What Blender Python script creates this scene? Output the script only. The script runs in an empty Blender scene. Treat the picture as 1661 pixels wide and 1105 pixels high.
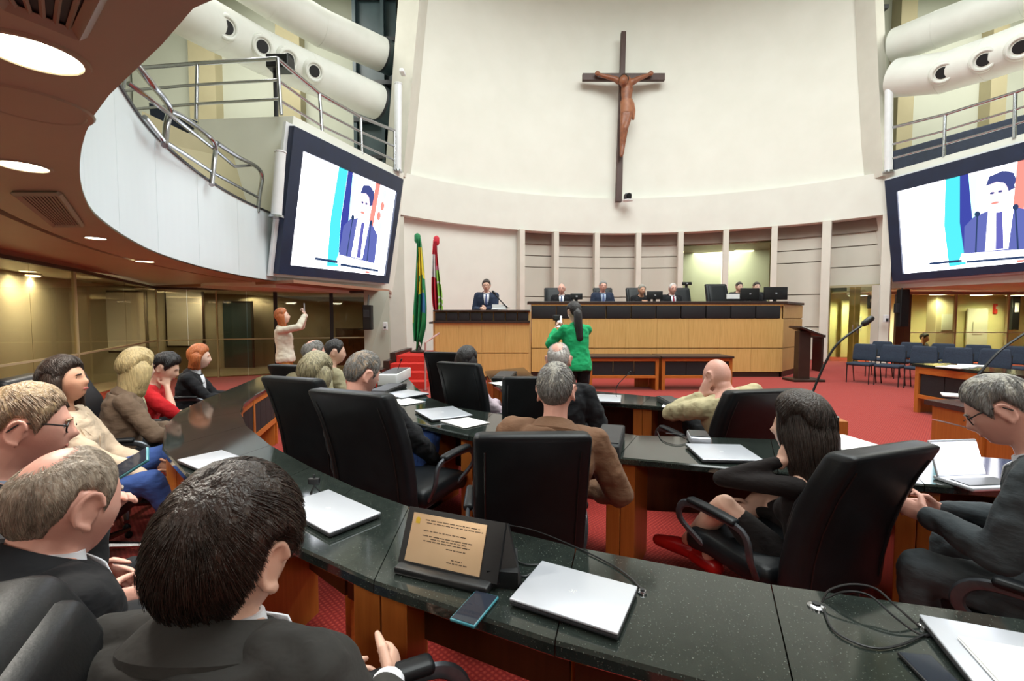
import bpy, bmesh, math, random
from math import sin, cos, pi, radians, sqrt, exp, atan2
from mathutils import Vector, Matrix, Euler, noise
V = Vector
SC = bpy.context.scene
COL = SC.collection

# ------------------------------------------------------------------ camera, world, lights, exposure
CAM_H, F, PITCH = 1.55, 738.0, radians(2.9)
cam = bpy.data.cameras.new('camera')
cam_o = bpy.data.objects.new('camera', cam); COL.objects.link(cam_o)
cam.sensor_width = 36; cam.lens = F / 1661 * 36; cam.clip_start = .02
cam_o.location = (0, 0, CAM_H); cam_o.rotation_euler = (pi / 2 - PITCH, 0, 0)
SC.camera = cam_o
SC.view_settings.view_transform = 'Standard'; SC.view_settings.look = 'None'
SC.view_settings.gamma = 1; SC.view_settings.use_curve_mapping = False
SC.view_settings.exposure = 0.3
w = bpy.data.worlds.new('world'); SC.world = w; w.use_nodes = True
w.node_tree.nodes['Background'].inputs[0].default_value = (.97, 1, 1, 1)
w.node_tree.nodes['Background'].inputs[1].default_value = .25

def area(name, loc, target, size, power, color=(.94, 1, .98), size_y=None):
    l = bpy.data.lights.new(name, 'AREA'); l.energy = power; l.color = color
    l.shape = 'RECTANGLE'; l.size = size; l.size_y = size_y or size
    o = bpy.data.objects.new(name, l); COL.objects.link(o); o.location = loc
    o.rotation_euler = (V(target) - V(loc)).to_track_quat('-Z', 'Y').to_euler()
    return o
def spot(name, loc, target, power, angle=90, color=(1, .9, .75), r=.1):
    l = bpy.data.lights.new(name, 'SPOT'); l.energy = power; l.color = color
    l.spot_size = radians(angle); l.spot_blend = .6; l.shadow_soft_size = r
    o = bpy.data.objects.new(name, l); COL.objects.link(o); o.location = loc
    o.rotation_euler = (V(target) - V(loc)).to_track_quat('-Z', 'Y').to_euler()
    return o
area('hall_ceiling_light', (4.1, 7.5, 13.6), (4.1, 7.5, 0), 9, 1600)
area('hall_ceiling_light', (4.1, .5, 13.2), (4.1, 4, 0), 7, 900)
area('drum_wash_light', (4.1, 10, 13.5), (4.1, 18, 6), 10, 120, size_y=2)
area('gallery_light', (-8.5, 12.5, 13.5), (-8.5, 13, 5), 4, 750, (1, 1, .92))
area('gallery_light', (17, 13, 13.5), (17, 13.5, 5), 4, 750, (1, 1, .92))
# ------------------------------------------------------------------ pixel helpers
def ray(px, py):
    dx = (px - 830.5) / F; dy = -(py - 552.5) / F
    return V((dx, cos(PITCH) + dy * sin(PITCH), -sin(PITCH) + dy * cos(PITCH)))
def at(px, py, Y):
    r = ray(px, py); return V((0, 0, CAM_H)) + r * (Y / r.y)
def on(px, py, z=0.):
    r = ray(px, py); return V((0, 0, CAM_H)) + r * ((z - CAM_H) / r.z)

# ------------------------------------------------------------------ materials
def lin(c):
    return tuple(((v / 255) / 12.92 if v / 255 <= .04045 else ((v / 255 + .055) / 1.055) ** 2.4) for v in c) + (1,)
def mat(name, c1, c2=None, scale=8., stretch=(1, 1, 1), rough=.5, metal=0., bump=0., bscale=None, spec=.5, detail=4., contrast=.25, coat=0., sheen=0., coord='Object'):
    m = bpy.data.materials.new(name); m.use_nodes = True; nt = m.node_tree; N = nt.nodes; L = nt.links
    b = N['Principled BSDF']
    b.inputs['Roughness'].default_value = rough; b.inputs['Metallic'].default_value = metal
    b.inputs['Specular IOR Level'].default_value = spec
    b.inputs['Coat Weight'].default_value = coat; b.inputs['Sheen Weight'].default_value = sheen
    c2 = c2 or tuple(max(0, min(255, v * .88)) for v in c1)
    tc = N.new('ShaderNodeTexCoord'); mp = N.new('ShaderNodeMapping'); mp.inputs['Scale'].default_value = stretch
    L.new(tc.outputs[coord], mp.inputs['Vector'])
    nz = N.new('ShaderNodeTexNoise'); nz.inputs['Scale'].default_value = scale; nz.inputs['Detail'].default_value = detail
    L.new(mp.outputs[0], nz.inputs['Vector'])
    cr = N.new('ShaderNodeValToRGB'); cr.color_ramp.elements[0].position = .5 - contrast; cr.color_ramp.elements[1].position = .5 + contrast
    cr.color_ramp.elements[0].color = lin(c1); cr.color_ramp.elements[1].color = lin(c2)
    L.new(nz.outputs[0], cr.inputs[0]); L.new(cr.outputs[0], b.inputs['Base Color'])
    if bump:
        n2 = N.new('ShaderNodeTexNoise'); n2.inputs['Scale'].default_value = bscale or scale; n2.inputs['Detail'].default_value = 3
        L.new(mp.outputs[0], n2.inputs['Vector'])
        bp = N.new('ShaderNodeBump'); bp.inputs['Strength'].default_value = bump; bp.inputs['Distance'].default_value = .02
        L.new(n2.outputs[0], bp.inputs['Height']); L.new(bp.outputs[0], b.inputs['Normal'])
    return m
def emit(name, c, strength):
    m = bpy.data.materials.new(name); m.use_nodes = True; nt = m.node_tree; N = nt.nodes
    N.remove(N['Principled BSDF']); e = N.new('ShaderNodeEmission'); e.inputs[0].default_value = lin(c); e.inputs[1].default_value = strength
    nt.links.new(e.outputs[0], N['Material Output'].inputs[0]); return m
def glass_mat(name, tint, gloss=.25):
    m = bpy.data.materials.new(name); m.use_nodes = True; nt = m.node_tree; N = nt.nodes; L = nt.links
    N.remove(N['Principled BSDF'])
    t = N.new('ShaderNodeBsdfTransparent'); t.inputs[0].default_value = lin(tint)
    g = N.new('ShaderNodeBsdfGlossy'); g.inputs['Roughness'].default_value = .02; g.inputs[0].default_value = (.8, .76, .66, 1)
    fr = N.new('ShaderNodeLayerWeight'); fr.inputs[0].default_value = gloss
    fr.inputs[0].default_value = .5; pw = N.new('ShaderNodeMath'); pw.operation = 'POWER'; L.new(fr.outputs['Facing'], pw.inputs[0]); pw.inputs[1].default_value = 3.5
    ma = N.new('ShaderNodeMath'); ma.operation = 'MULTIPLY_ADD'; L.new(pw.outputs[0], ma.inputs[0]); ma.inputs[1].default_value = gloss * 1.6; ma.inputs[2].default_value = .03
    mx = N.new('ShaderNodeMixShader'); L.new(ma.outputs[0], mx.inputs[0]); L.new(t.outputs[0], mx.inputs[1]); L.new(g.outputs[0], mx.inputs[2])
    L.new(mx.outputs[0], N['Material Output'].inputs[0]); return m
def granite_mat():
    m = mat('granite', (30, 36, 34), (42, 48, 44), scale=25, rough=.08, spec=.8)
    nt = m.node_tree; N = nt.nodes; L = nt.links; b = N['Principled BSDF']
    tc = N.new('ShaderNodeTexCoord'); vo = N.new('ShaderNodeTexVoronoi'); vo.inputs['Scale'].default_value = 190
    L.new(tc.outputs['Object'], vo.inputs['Vector'])
    cr = N.new('ShaderNodeValToRGB'); cr.color_ramp.elements[0].position = .0; cr.color_ramp.elements[1].position = .34
    cr.color_ramp.elements[0].color = (.20, .22, .19, 1); cr.color_ramp.elements[1].color = (0, 0, 0, 1)
    L.new(vo.outputs['Distance'], cr.inputs[0])
    nz = N.new('ShaderNodeTexNoise'); nz.inputs['Scale'].default_value = 90; L.new(vo.outputs['Color'], nz.inputs['Vector']); nz.inputs['Scale'].default_value = 3
    mu = N.new('ShaderNodeMix'); mu.data_type = 'RGBA'; mu.blend_type = 'MULTIPLY'; mu.inputs[0].default_value = 1
    c3 = N.new('ShaderNodeValToRGB'); c3.color_ramp.elements[0].position = .5; c3.color_ramp.elements[1].position = .62; L.new(nz.outputs['Fac'], c3.inputs[0])
    L.new(cr.outputs[0], mu.inputs[6]); L.new(c3.outputs[0], mu.inputs[7])
    ad = N.new('ShaderNodeMix'); ad.data_type = 'RGBA'; ad.blend_type = 'ADD'; ad.inputs[0].default_value = 1
    src = b.inputs['Base Color'].links[0].from_socket
    L.new(src, ad.inputs[6]); L.new(mu.outputs[2], ad.inputs[7]); L.new(ad.outputs[2], b.inputs['Base Color'])
    return m
def carpet_mat():
    m = mat('carpet', (146, 30, 27), (130, 25, 22), scale=60, rough=.95, spec=.1, bump=.3, bscale=220, sheen=.2)
    nt = m.node_tree; N = nt.nodes; L = nt.links; b = N['Principled BSDF']
    tc = N.new('ShaderNodeTexCoord'); outs = []
    for a in (45, -45):
        mp = N.new('ShaderNodeMapping'); mp.inputs['Rotation'].default_value = (0, 0, radians(a)); L.new(tc.outputs['Object'], mp.inputs['Vector'])
        wv = N.new('ShaderNodeTexWave'); wv.inputs['Scale'].default_value = 13; L.new(mp.outputs[0], wv.inputs['Vector']); outs.append(wv.outputs['Fac'])
    mm = N.new('ShaderNodeMath'); mm.operation = 'MULTIPLY'; L.new(outs[0], mm.inputs[0]); L.new(outs[1], mm.inputs[1])
    src = b.inputs['Base Color'].links[0].from_socket
    mx = N.new('ShaderNodeMix'); mx.data_type = 'RGBA'; L.new(mm.outputs[0], mx.inputs[0]); L.new(src, mx.inputs[6]); mx.inputs[7].default_value = lin((186, 70, 56))
    L.new(mx.outputs[2], b.inputs['Base Color']); return m
M = {}
M['granite'] = granite_mat(); M['carpet'] = carpet_mat()
M['plaster'] = mat('cream_plaster', (230, 229, 220), (224, 223, 213), scale=1.2, rough=.85, spec=.2)
M['band'] = mat('cream_band', (226, 226, 217), (220, 219, 210), scale=1.5, rough=.8, spec=.2)
M['pillar'] = mat('pillar_paint', (206, 203, 192), (198, 195, 184), scale=2, rough=.8)
M['column'] = mat('column_paint', (216, 212, 200), (208, 204, 192), scale=2, rough=.7)
M['recess'] = mat('recess_board', (206, 202, 190), (196, 192, 180), scale=.8, rough=.7)
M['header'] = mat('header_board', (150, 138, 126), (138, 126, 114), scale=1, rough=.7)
M['soffit'] = mat('brown_soffit', (176, 170, 146), (166, 160, 136), scale=1.3, rough=.42, spec=.5)
M['bulkhead'] = mat('russet_bulkhead', (160, 116, 94), (146, 104, 84), scale=1.5, rough=.4)
M['fascia'] = mat('white_laminate', (216, 228, 232), (211, 223, 227), scale=1, rough=.35, spec=.5)
M['gallery'] = mat('gallery_wall', (188, 190, 176), (178, 180, 165), scale=.5, rough=.85)
M['gallery2'] = mat('gallery_pilaster', (176, 166, 134), (166, 156, 124), scale=1, rough=.85)
M['block'] = mat('landing_paint', (226, 227, 218), (219, 219, 209), scale=1, rough=.7)
M['duct'] = mat('painted_duct', (222, 223, 216), (212, 213, 205), scale=2, rough=.45)
M['teal_dark'] = mat('dark_teal_steel', (58, 76, 80), (44, 60, 66), scale=2, rough=.4)
M['navy'] = mat('navy_cloth', (34, 44, 66), (26, 34, 52), scale=6, rough=.8)
M['chrome'] = mat('brushed_steel', (190, 192, 196), (170, 172, 178), scale=30, rough=.22, metal=1)
M['arm_metal'] = mat('dark_arm_metal', (96, 100, 106), (80, 84, 90), scale=30, rough=.35, metal=.6)
M['white_metal'] = mat('white_enamel', (226, 228, 230), (216, 218, 220), scale=4, rough=.35)
M['black'] = mat('black_plastic', (20, 21, 23), (14, 15, 17), scale=20, rough=.45)
M['black_panel'] = mat('black_cloth_panel', (27, 28, 32), (20, 21, 25), scale=60, rough=.7, bump=.1)
M['leather'] = mat('black_leather', (24, 27, 30), (18, 20, 23), scale=10, rough=.42, bump=.04, bscale=160, spec=.28)
M['chair_blue'] = mat('slate_blue_fabric', (44, 56, 74), (34, 44, 60), scale=40, rough=.85, bump=.1)
M['oak'] = mat('pale_oak_veneer', (222, 184, 116), (196, 154, 86), scale=7, stretch=(9, 9, .35), rough=.45, contrast=.3)
M['oak_side'] = mat('oak_veneer_side', (206, 170, 110), (180, 142, 84), scale=7, stretch=(9, 9, .35), rough=.5)
M['orange_wood'] = mat('orange_wood', (190, 116, 50), (164, 94, 36), scale=6, stretch=(10, 10, .6), rough=.35, contrast=.3)
M['rail_wood'] = mat('orange_wood_rail', (200, 120, 50), (176, 98, 38), scale=8, stretch=(1, 1, 6), rough=.35)
M['brown_wood'] = mat('dark_brown_panel', (84, 48, 26), (66, 36, 20), scale=5, stretch=(6, 6, .6), rough=.35)
M['dark_trim'] = mat('dark_brown_trim', (58, 40, 32), (46, 32, 26), scale=6, rough=.4)
M['cross_wood'] = mat('dark_cross_wood', (74, 48, 40), (58, 36, 30), scale=6, stretch=(6, 6, .5), rough=.5)
M['figure_wood'] = mat('carved_wood', (150, 92, 60), (112, 64, 42), scale=10, rough=.45)
M['red_step'] = mat('red_stair_carpet', (204, 62, 54), (186, 50, 44), scale=50, rough=.95, spec=.1)
M['paper'] = mat('white_paper', (236, 236, 234), (228, 228, 228), scale=3, rough=.8)
M['silver'] = mat('silver_laptop', (206, 210, 218), (198, 202, 212), scale=3, rough=.3, metal=.35)
M['darkgrey'] = mat('dark_grey_plastic', (48, 50, 54), (38, 40, 44), scale=10, rough=.4)
M['brass'] = mat('engraved_brass', (208, 180, 146), (186, 156, 120), scale=4, stretch=(1, .2, 1), rough=.28, metal=.45)
M['gold'] = mat('gold_leaf', (206, 176, 60), (186, 150, 40), scale=10, rough=.3, metal=.7)
M['engrave'] = mat('engraved_line', (70, 52, 34), scale=10, rough=.6)
M['teal_case'] = mat('teal_phone_case', (58, 132, 144), (46, 116, 130), scale=5, rough=.35)
M['screen_dark'] = mat('phone_screen', (44, 50, 62), (30, 34, 44), scale=2, rough=.06)
M['glass_brown'] = glass_mat('bronze_glass', (226, 219, 198), .25)
M['glass_clear'] = glass_mat('clear_glass', (226, 228, 206), .2)
M['corridor'] = mat('olive_corridor_wall', (174, 168, 146), (162, 155, 132), scale=.7, rough=.8)
M['corridor_r'] = mat('lime_corridor_wall', (214, 210, 158), (204, 200, 146), scale=.7, rough=.8)
M['lamp'] = emit('downlight_glow', (255, 244, 214), 9)
M['tube_lamp'] = emit('corridor_lamp', (255, 250, 235), 6)
M['bezel'] = mat('navy_bezel', (22, 36, 66), (16, 28, 54), scale=3, rough=.35)
M['display'] = emit('display_white', (244, 247, 255), 4.)
for k, c in dict(teal=(64, 178, 186), navy=(58, 66, 150), suit=(92, 100, 166), hair=(66, 74, 128), skin=(238, 202, 216), white=(250, 250, 255), tie=(96, 96, 170), red=(226, 120, 110), pale=(196, 236, 232), bar=(44, 62, 96), mint=(150, 216, 200)).items():
    M['pic_' + k] = emit('display_' + k, c, {'white': 4., 'pale': 3., 'mint': 2.6, 'skin': 2., 'teal': 1.7, 'red': 1.6}.get(k, 1.15))
M['shoe'] = mat('black_shoe', (22, 20, 20), scale=10, rough=.3)
M['heel'] = mat('red_heel', (186, 26, 24), (160, 18, 18), scale=8, rough=.3)
M['shirt'] = mat('white_shirt', (232, 234, 240), (220, 223, 232), scale=20, rough=.8)
M['lens'] = mat('lens_dark', (24, 26, 30), scale=4, rough=.1)

# ------------------------------------------------------------------ mesh builder
class MB:
    def __init__(s): s.v = []; s.f = []
    def add(s, vs, fs):
        o = len(s.v); s.v += [tuple(p) for p in vs]; s.f += [tuple(i + o for i in f) for f in fs]; return s
    def box(s, c, size, rot=None):
        h = V(size) / 2; c = V(c)
        vs = [V((x * h.x, y * h.y, z * h.z)) for x in (-1, 1) for y in (-1, 1) for z in (-1, 1)]
        if rot is not None: vs = [rot @ p for p in vs]
        return s.add([c + p for p in vs], [(0, 1, 3, 2), (4, 6, 7, 5), (0, 4, 5, 1), (2, 3, 7, 6), (0, 2, 6, 4), (1, 5, 7, 3)])
    def hexa(s, b, t):      # four bottom points, four top points
        return s.add(list(b) + list(t), [(3, 2, 1, 0), (4, 5, 6, 7), (0, 1, 5, 4), (1, 2, 6, 5), (2, 3, 7, 6), (3, 0, 4, 7)])
    def prism(s, pts, z0, z1):
        n = len(pts); a = [V((p[0], p[1], z0)) for p in pts]; b = [V((p[0], p[1], z1)) for p in pts]
        return s.add(a + b, [tuple(range(n))[::-1], tuple(range(n, 2 * n))] + [(i, (i + 1) % n, n + (i + 1) % n, n + i) for i in range(n)])
    def slab(s, quad, nrm, th):
        q = [V(p) for p in quad]; n = V(nrm).normalized() * th
        return s.hexa(q, [p + n for p in q])
    def rbox(s, c, size, r, mid=1, fn=None, rot=None):
        h = [x / 2 for x in size]; r = min(r, min(h) * .98); c = V(c)
        def ticks(hh):
            a = [-hh, -hh + r * .3, -hh + r]; b = [-x for x in a[::-1]]
            m = [-(hh - r) + 2 * (hh - r) * (i + 1) / (mid + 1) for i in range(mid)]
            return a + m + b
        T = [ticks(x) for x in h]; key = {}; vs = []; fs = []
        def vid(p):
            k = tuple(round(x, 6) for x in p)
            if k not in key:
                inn = V([max(-(h[i] - r), min(h[i] - r, p[i])) for i in range(3)]); d = V(p) - inn
                q = inn + (d.normalized() * r if d.length > 1e-9 else d)
                if fn: q = fn(q)
                if rot is not None: q = rot @ q
                key[k] = len(vs); vs.append(c + q)
            return key[k]
        for ax in range(3):
            u, w = [(1, 2), (2, 0), (0, 1)][ax]
            for sg in (-1, 1):
                for i in range(len(T[u]) - 1):
                    for j in range(len(T[w]) - 1):
                        q = []
                        for a, b in ((i, j), (i + 1, j), (i + 1, j + 1), (i, j + 1)):
                            p = [0, 0, 0]; p[ax] = sg * h[ax]; p[u] = T[u][a]; p[w] = T[w][b]; q.append(vid(p))
                        if sg < 0: q = q[::-1]
                        if len(set(q)) == 4: fs.append(tuple(q))
        return s.add(vs, fs)
    def rings(s, rings, cap=True, close=True):
        n = len(rings[0]); vs = [p for r in rings for p in r]; fs = []
        for i in range(len(rings) - 1):
            for j in range(n if close else n - 1):
                k = (j + 1) % n; fs.append((i * n + j, i * n + k, (i + 1) * n + k, (i + 1) * n + j))
        if cap: fs.append(tuple(range(n))[::-1]); fs.append(tuple(range((len(rings) - 1) * n, len(rings) * n)))
        return s.add(vs, fs)
    def tube(s, path, r, n=8, rnd=False, flat=1., upv=None):
        P = [V(p) for p in path]; m = len(P)
        Rr = list(r) if isinstance(r, (list, tuple)) else [r] * m
        T = []
        for i in range(m):
            d = P[min(i + 1, m - 1)] - P[max(i - 1, 0)]
            T.append(d.normalized() if d.length > 1e-9 else V((0, 0, 1)))
        if rnd:
            a = T[0]; b = T[-1]
            P = [P[0] - a * Rr[0] * .95, P[0] - a * Rr[0] * .6] + P + [P[-1] + b * Rr[-1] * .6, P[-1] + b * Rr[-1] * .95]
            T = [a, a] + T + [b, b]; Rr = [Rr[0] * .3, Rr[0] * .8] + Rr + [Rr[-1] * .8, Rr[-1] * .3]; m += 4
        ref = V(upv) if upv is not None else (V((0, 0, 1)) if abs(T[0].z) < .9 else V((0, 1, 0)))
        U = (ref - T[0] * ref.dot(T[0])).normalized(); R = []
        for i in range(m):
            U = U - T[i] * U.dot(T[i])
            U = U.normalized() if U.length > 1e-6 else T[i].orthogonal().normalized()
            W = T[i].cross(U)
            R.append([P[i] + (U * cos(2 * pi * j / n) * flat + W * sin(2 * pi * j / n)) * Rr[i] for j in range(n)])
        return s.rings(R)
    def ell(s, c, rx, ry, rz, n=12, m=8, rot=None):
        c = V(c); R = []
        for i in range(1, m):
            t = pi * i / m; ring = []
            for j in range(n):
                a = 2 * pi * j / n; p = V((rx * sin(t) * cos(a), ry * sin(t) * sin(a), -rz * cos(t)))
                ring.append(c + (rot @ p if rot is not None else p))
            R.append(ring)
        return s.rings(R)
    def lathe(s, prof, c=(0, 0, 0), n=16):
        c = V(c)
        return s.rings([[c + V((r * cos(2 * pi * j / n), r * sin(2 * pi * j / n), z)) for j in range(n)] for r, z in prof])
    def disc(s, c, nrm, r, th, n=20, r2=None):
        c = V(c); nrm = V(nrm).normalized(); u = nrm.orthogonal().normalized(); w_ = nrm.cross(u); r2 = r2 or r
        mk = lambda cc, rr: [cc + (u * cos(2 * pi * j / n) + w_ * sin(2 * pi * j / n)) * rr for j in range(n)]
        return s.rings([mk(c, r), mk(c + nrm * th, r2)])
    def grid(s, rows, th=None):
        n = len(rows[0]); m = len(rows); vs = [p for r in rows for p in r]
        return s.add(vs, [(i * n + j, i * n + j + 1, (i + 1) * n + j + 1, (i + 1) * n + j) for i in range(m - 1) for j in range(n - 1)])
    def mesh(s, name):
        me = bpy.data.meshes.new(name); me.from_pydata(s.v, [], s.f); me.update(); return me
    def build(s, name, m, parent=None, smooth=False, bevel=0.):
        me = s.mesh(name); me.materials.append(m)
        o = bpy.data.objects.new(name, me); COL.objects.link(o)
        bm = bmesh.new(); bm.from_mesh(me); bmesh.ops.recalc_face_normals(bm, faces=bm.faces); bm.to_mesh(me); bm.free()
        if smooth:
            me.polygons.foreach_set('use_smooth', [True] * len(me.polygons))
            if smooth != 'all': me.set_sharp_from_angle(angle=radians(40))
        if bevel:
            b = o.modifiers.new('bevel', 'BEVEL'); b.width = bevel; b.segments = 2; b.limit_method = 'ANGLE'
        if parent: o.parent = parent
        return o
def tag(o, label=None, cat=None, group=None, kind=None):
    if label: o['label'] = label
    if cat: o['category'] = cat
    if group: o['group'] = group
    if kind: o['kind'] = kind
    return o
def thing(name, label, cat, loc=(0, 0, 0), rz=0., group=None, scale=(1, 1, 1)):
    o = bpy.data.objects.new(name, None); COL.objects.link(o); o.empty_display_size = .1
    o.location = loc; o.rotation_euler = (0, 0, rz); o.scale = scale
    return tag(o, label, cat, group)
def struct_root(name, loc=(0, 0, 0)):
    o = bpy.data.objects.new(name, None); COL.objects.link(o); o.location = loc; o['kind'] = 'structure'; return o
def kids(o): return [c for c in COL.objects if c.parent == o]
def copy_tree(o, children, parent=None):
    c = o.copy(); COL.objects.link(c); c.parent = parent
    for k in children.get(o.name, []): copy_tree(k, children, c)
    return c
def child_map():
    d = {}
    for o in COL.objects:
        if o.parent: d.setdefault(o.parent.name, []).append(o)
    return d
def spline(pts, n):
    P = [V(p) for p in pts]; P = [2 * P[0] - P[1]] + P + [2 * P[-1] - P[-2]]; out = []
    for i in range(1, len(P) - 2):
        a, b, c, d = P[i - 1:i + 3]
        for k in range(n):
            t = k / n; out.append(.5 * (2 * b + (c - a) * t + (2 * a - 5 * b + 4 * c - d) * t * t + (-a + 3 * b - 3 * c + d) * t ** 3))
    out.append(P[-2]); return out
def resample(pts, n):
    L = [0]
    for a, b in zip(pts, pts[1:]): L.append(L[-1] + (b - a).length)
    out = []; j = 0
    for k in range(n):
        d = L[-1] * k / (n - 1)
        while j < len(L) - 2 and L[j + 1] < d: j += 1
        t = (d - L[j]) / max(1e-9, L[j + 1] - L[j]); out.append(pts[j].lerp(pts[j + 1], min(1, t)))
    return out
# ================================================================== SETTING
MB().box((4, 8, -.05), (44, 30, .1)).build('floor', M['carpet']); bpy.data.objects['floor']['kind'] = 'structure'
def struct(mb, name, m, smooth=False):
    o = mb.build(name, m, None, smooth); o['kind'] = 'structure'; return o
struct(MB().box((4, 8, 15.1), (44, 30, .2)), 'ceiling', M['gallery'])
struct(MB().box((4, -5.1, 7.5), (44, .2, 15)), 'wall_back', M['gallery'])
struct(MB().box((-15, 8, 7.5), (.2, 26, 15)), 'wall_left', M['gallery'])
struct(MB().box((23, 8, 7.5), (.2, 26, 15)), 'wall_right', M['gallery'])
struct(MB().box((4, 20.6, 7.5), (44, .2, 15)), 'wall_far', M['gallery'])

# --- the curved drum wall over the rostrum
CX, CY, RD = 4.2, 7.2, 10.9
def arc(a, z, R=RD): return V((CX + R * sin(a), CY + R * cos(a), z))
HA = radians(45.6)
def arc_wall(mb, a0, a1, R, z0, z1, th, n=40, a0t=None, a1t=None):
    a0t = a0 if a0t is None else a0t; a1t = a1 if a1t is None else a1t; rings = []
    for i in range(n + 1):
        t = i / n; ab = a0 + (a1 - a0) * t; au = a0t + (a1t - a0t) * t
        rings.append([arc(ab, z0, R), arc(au, z1, R), arc(au, z1, R + th), arc(ab, z0, R + th)])
    return mb.rings(rings)
ZB, ZT = 4.86, 6.22
struct(arc_wall(MB(), -HA, HA, RD + .22, ZT - .02, 15, .2, a0t=-HA * .93, a1t=HA * .93), 'wall_front', M['plaster'], True)
struct(arc_wall(MB(), -HA - .006, HA + .006, RD, ZB, ZT, .45), 'trim_1', M['band'], True)
# leaning pillars at both ends of the drum
def quadpost(name, m, p0, p1, p2, p3, back):
    b = V(back); struct(MB().hexa([p0, p1, p1 + b, p0 + b], [p2, p3, p3 + b, p2 + b]), name, m)
quadpost('trim_2', M['pillar'], at(624, 285, 15.1), at(654, 285, 14.75), at(649, -40, 15.1), at(684, -40, 14.85), (.1, .7, 0))
quadpost('trim_3', M['pillar'], at(1432, 285, 14.75), at(1444, 285, 15.1), at(1418, -40, 14.85), at(1432, -40, 15.1), (-.1, .7, 0))
RC = RD + .05
def ang_of(px):
    k = (px - 830.5) / F; A = 1 + k * k; B = -2 * (k * CX + CY); C_ = CX * CX + CY * CY - RC * RC
    y = (-B + sqrt(B * B - 4 * A * C_)) / (2 * A); return atan2(k * y - CX, y - CY)
# white wall left of the columns, under the drum
struct(arc_wall(MB(), -HA - .02, ang_of(845) + .01, RD + .3, 0, ZB + .02, .3, 20), 'wall_rostrum', M['band'], True)
def gnd(px, Y): p = at(px, 500, Y); p.z = 0; return p
# left end pilaster and the beige return beside it
struct(MB().hexa([gnd(630, 14.75), gnd(656, 14.95), gnd(656, 14.95) + V((0, .5, 0)), gnd(630, 14.75) + V((0, .5, 0))],
                 [at(628, 352, 14.75), at(655, 350, 14.95), at(655, 350, 15.45), at(628, 352, 15.25)]), 'trim_4', M['pillar'])
struct(MB().hexa([on(592, 604), on(631, 602), on(631, 602) + V((0, .3, 0)), on(592, 604) + V((0, .3, 0))],
                 [at(590, 472, 12.9), at(631, 472, 12.9), at(631, 472, 13.2), at(590, 472, 13.2)]), 'trim_5', M['gallery'])
# columns and bays
col_px = [845, 900, 966, 1033, 1101, 1174, 1252, 1336, 1434]
AN = [ang_of(p) for p in col_px]
bays = struct_root('wall_bays')
for i, a in enumerate(AN):
    wd = .2 if i < 7 else .26
    p = arc(a, 0, RC); rot = Matrix.Rotation(-a, 3, 'Z')
    MB().box((p.x, p.y, (ZB + .02) / 2), (wd, .34, ZB), rot).build('column', M['column'], bays, bevel=.012)
for i in range(len(AN) - 1):
    a0, a1 = AN[i] + .008, AN[i + 1] - .008; Rb = RC + .55
    lit = i in (4, 5); door = i == 7
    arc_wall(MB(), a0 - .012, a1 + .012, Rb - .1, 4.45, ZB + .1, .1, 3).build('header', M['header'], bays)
    if not lit: arc_wall(MB(), a0 - .012, a1 + .012, Rb - .02, 4.02, 4.44, .1, 3).build('transom', M['recess'], bays)
    if lit:
        arc_wall(MB(), a0, a1, Rb, 1.2, 4.44, .02, 2).build('pane', M['glass_clear'], bays)
    else:
        zs = [2.9 if door else 0, 3.55, 4.0] if not door else [2.62, 3.3, 4.0]
        if not door: zs = [0, 1.2, 2.38, 3.55, 4.0]
        for z0, z1 in zip(zs, zs[1:]):
            arc_wall(MB(), a0 - .012, a1 + .012, Rb, z0 + .02, z1 - .015, .06, 3).build('panel', M['recess'], bays)
        arc_wall(MB(), a0 - .02, a1 + .02, Rb + .07, 2.62 if door else 0, 4.3, .05, 3).build('backing', M['header'], bays)
# lit corridor behind the two open bays
am = (AN[4] + AN[6]) / 2; cdir = V((sin(am), cos(am), 0)); cmid = arc(am, 0, RC + 2.6); rot = Matrix.Rotation(-am, 3, 'Z')
struct(MB().box((cmid.x, cmid.y, 2.3), (6, .1, 4.6), rot), 'wall_corridor', mat('corridor_green', (206, 210, 204), (197, 202, 195), scale=.5, rough=.7))
struct(MB().box((cmid.x - cdir.x * .9, cmid.y - cdir.y * .9, 4.42), (6, 2.4, .06), rot), 'ceiling_corridor', mat('corridor_ceiling', (150, 128, 104), scale=1, rough=.6))
for px, py, Yd, nm in ((1207, 407, 19.3, 'fluorescent'), (1107, 409, 19.0, 'spot')):
    t = thing('ceiling_light', 'long fluorescent ceiling lamp behind the glazed bay' if nm[0] == 'f' else 'small round ceiling spot behind the glazed bay', 'light', at(px, py, Yd))
    MB().rbox((0, 0, 0), (.75, .16, .05) if nm[0] == 'f' else (.08, .08, .05), .01).build('diffuser', M['tube_lamp'], t)
    MB().rbox((0, 0, .04), (.8, .2, .05) if nm[0] == 'f' else (.12, .12, .05), .01).build('housing', M['white_metal'], t)
area('corridor_fill', cmid + V((-cdir.x * .9, -cdir.y * .9, 4.3)), cmid + V((-cdir.x * .5, -cdir.y * .5, 0)), 2.2, 150, (1, 1, 1))

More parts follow.
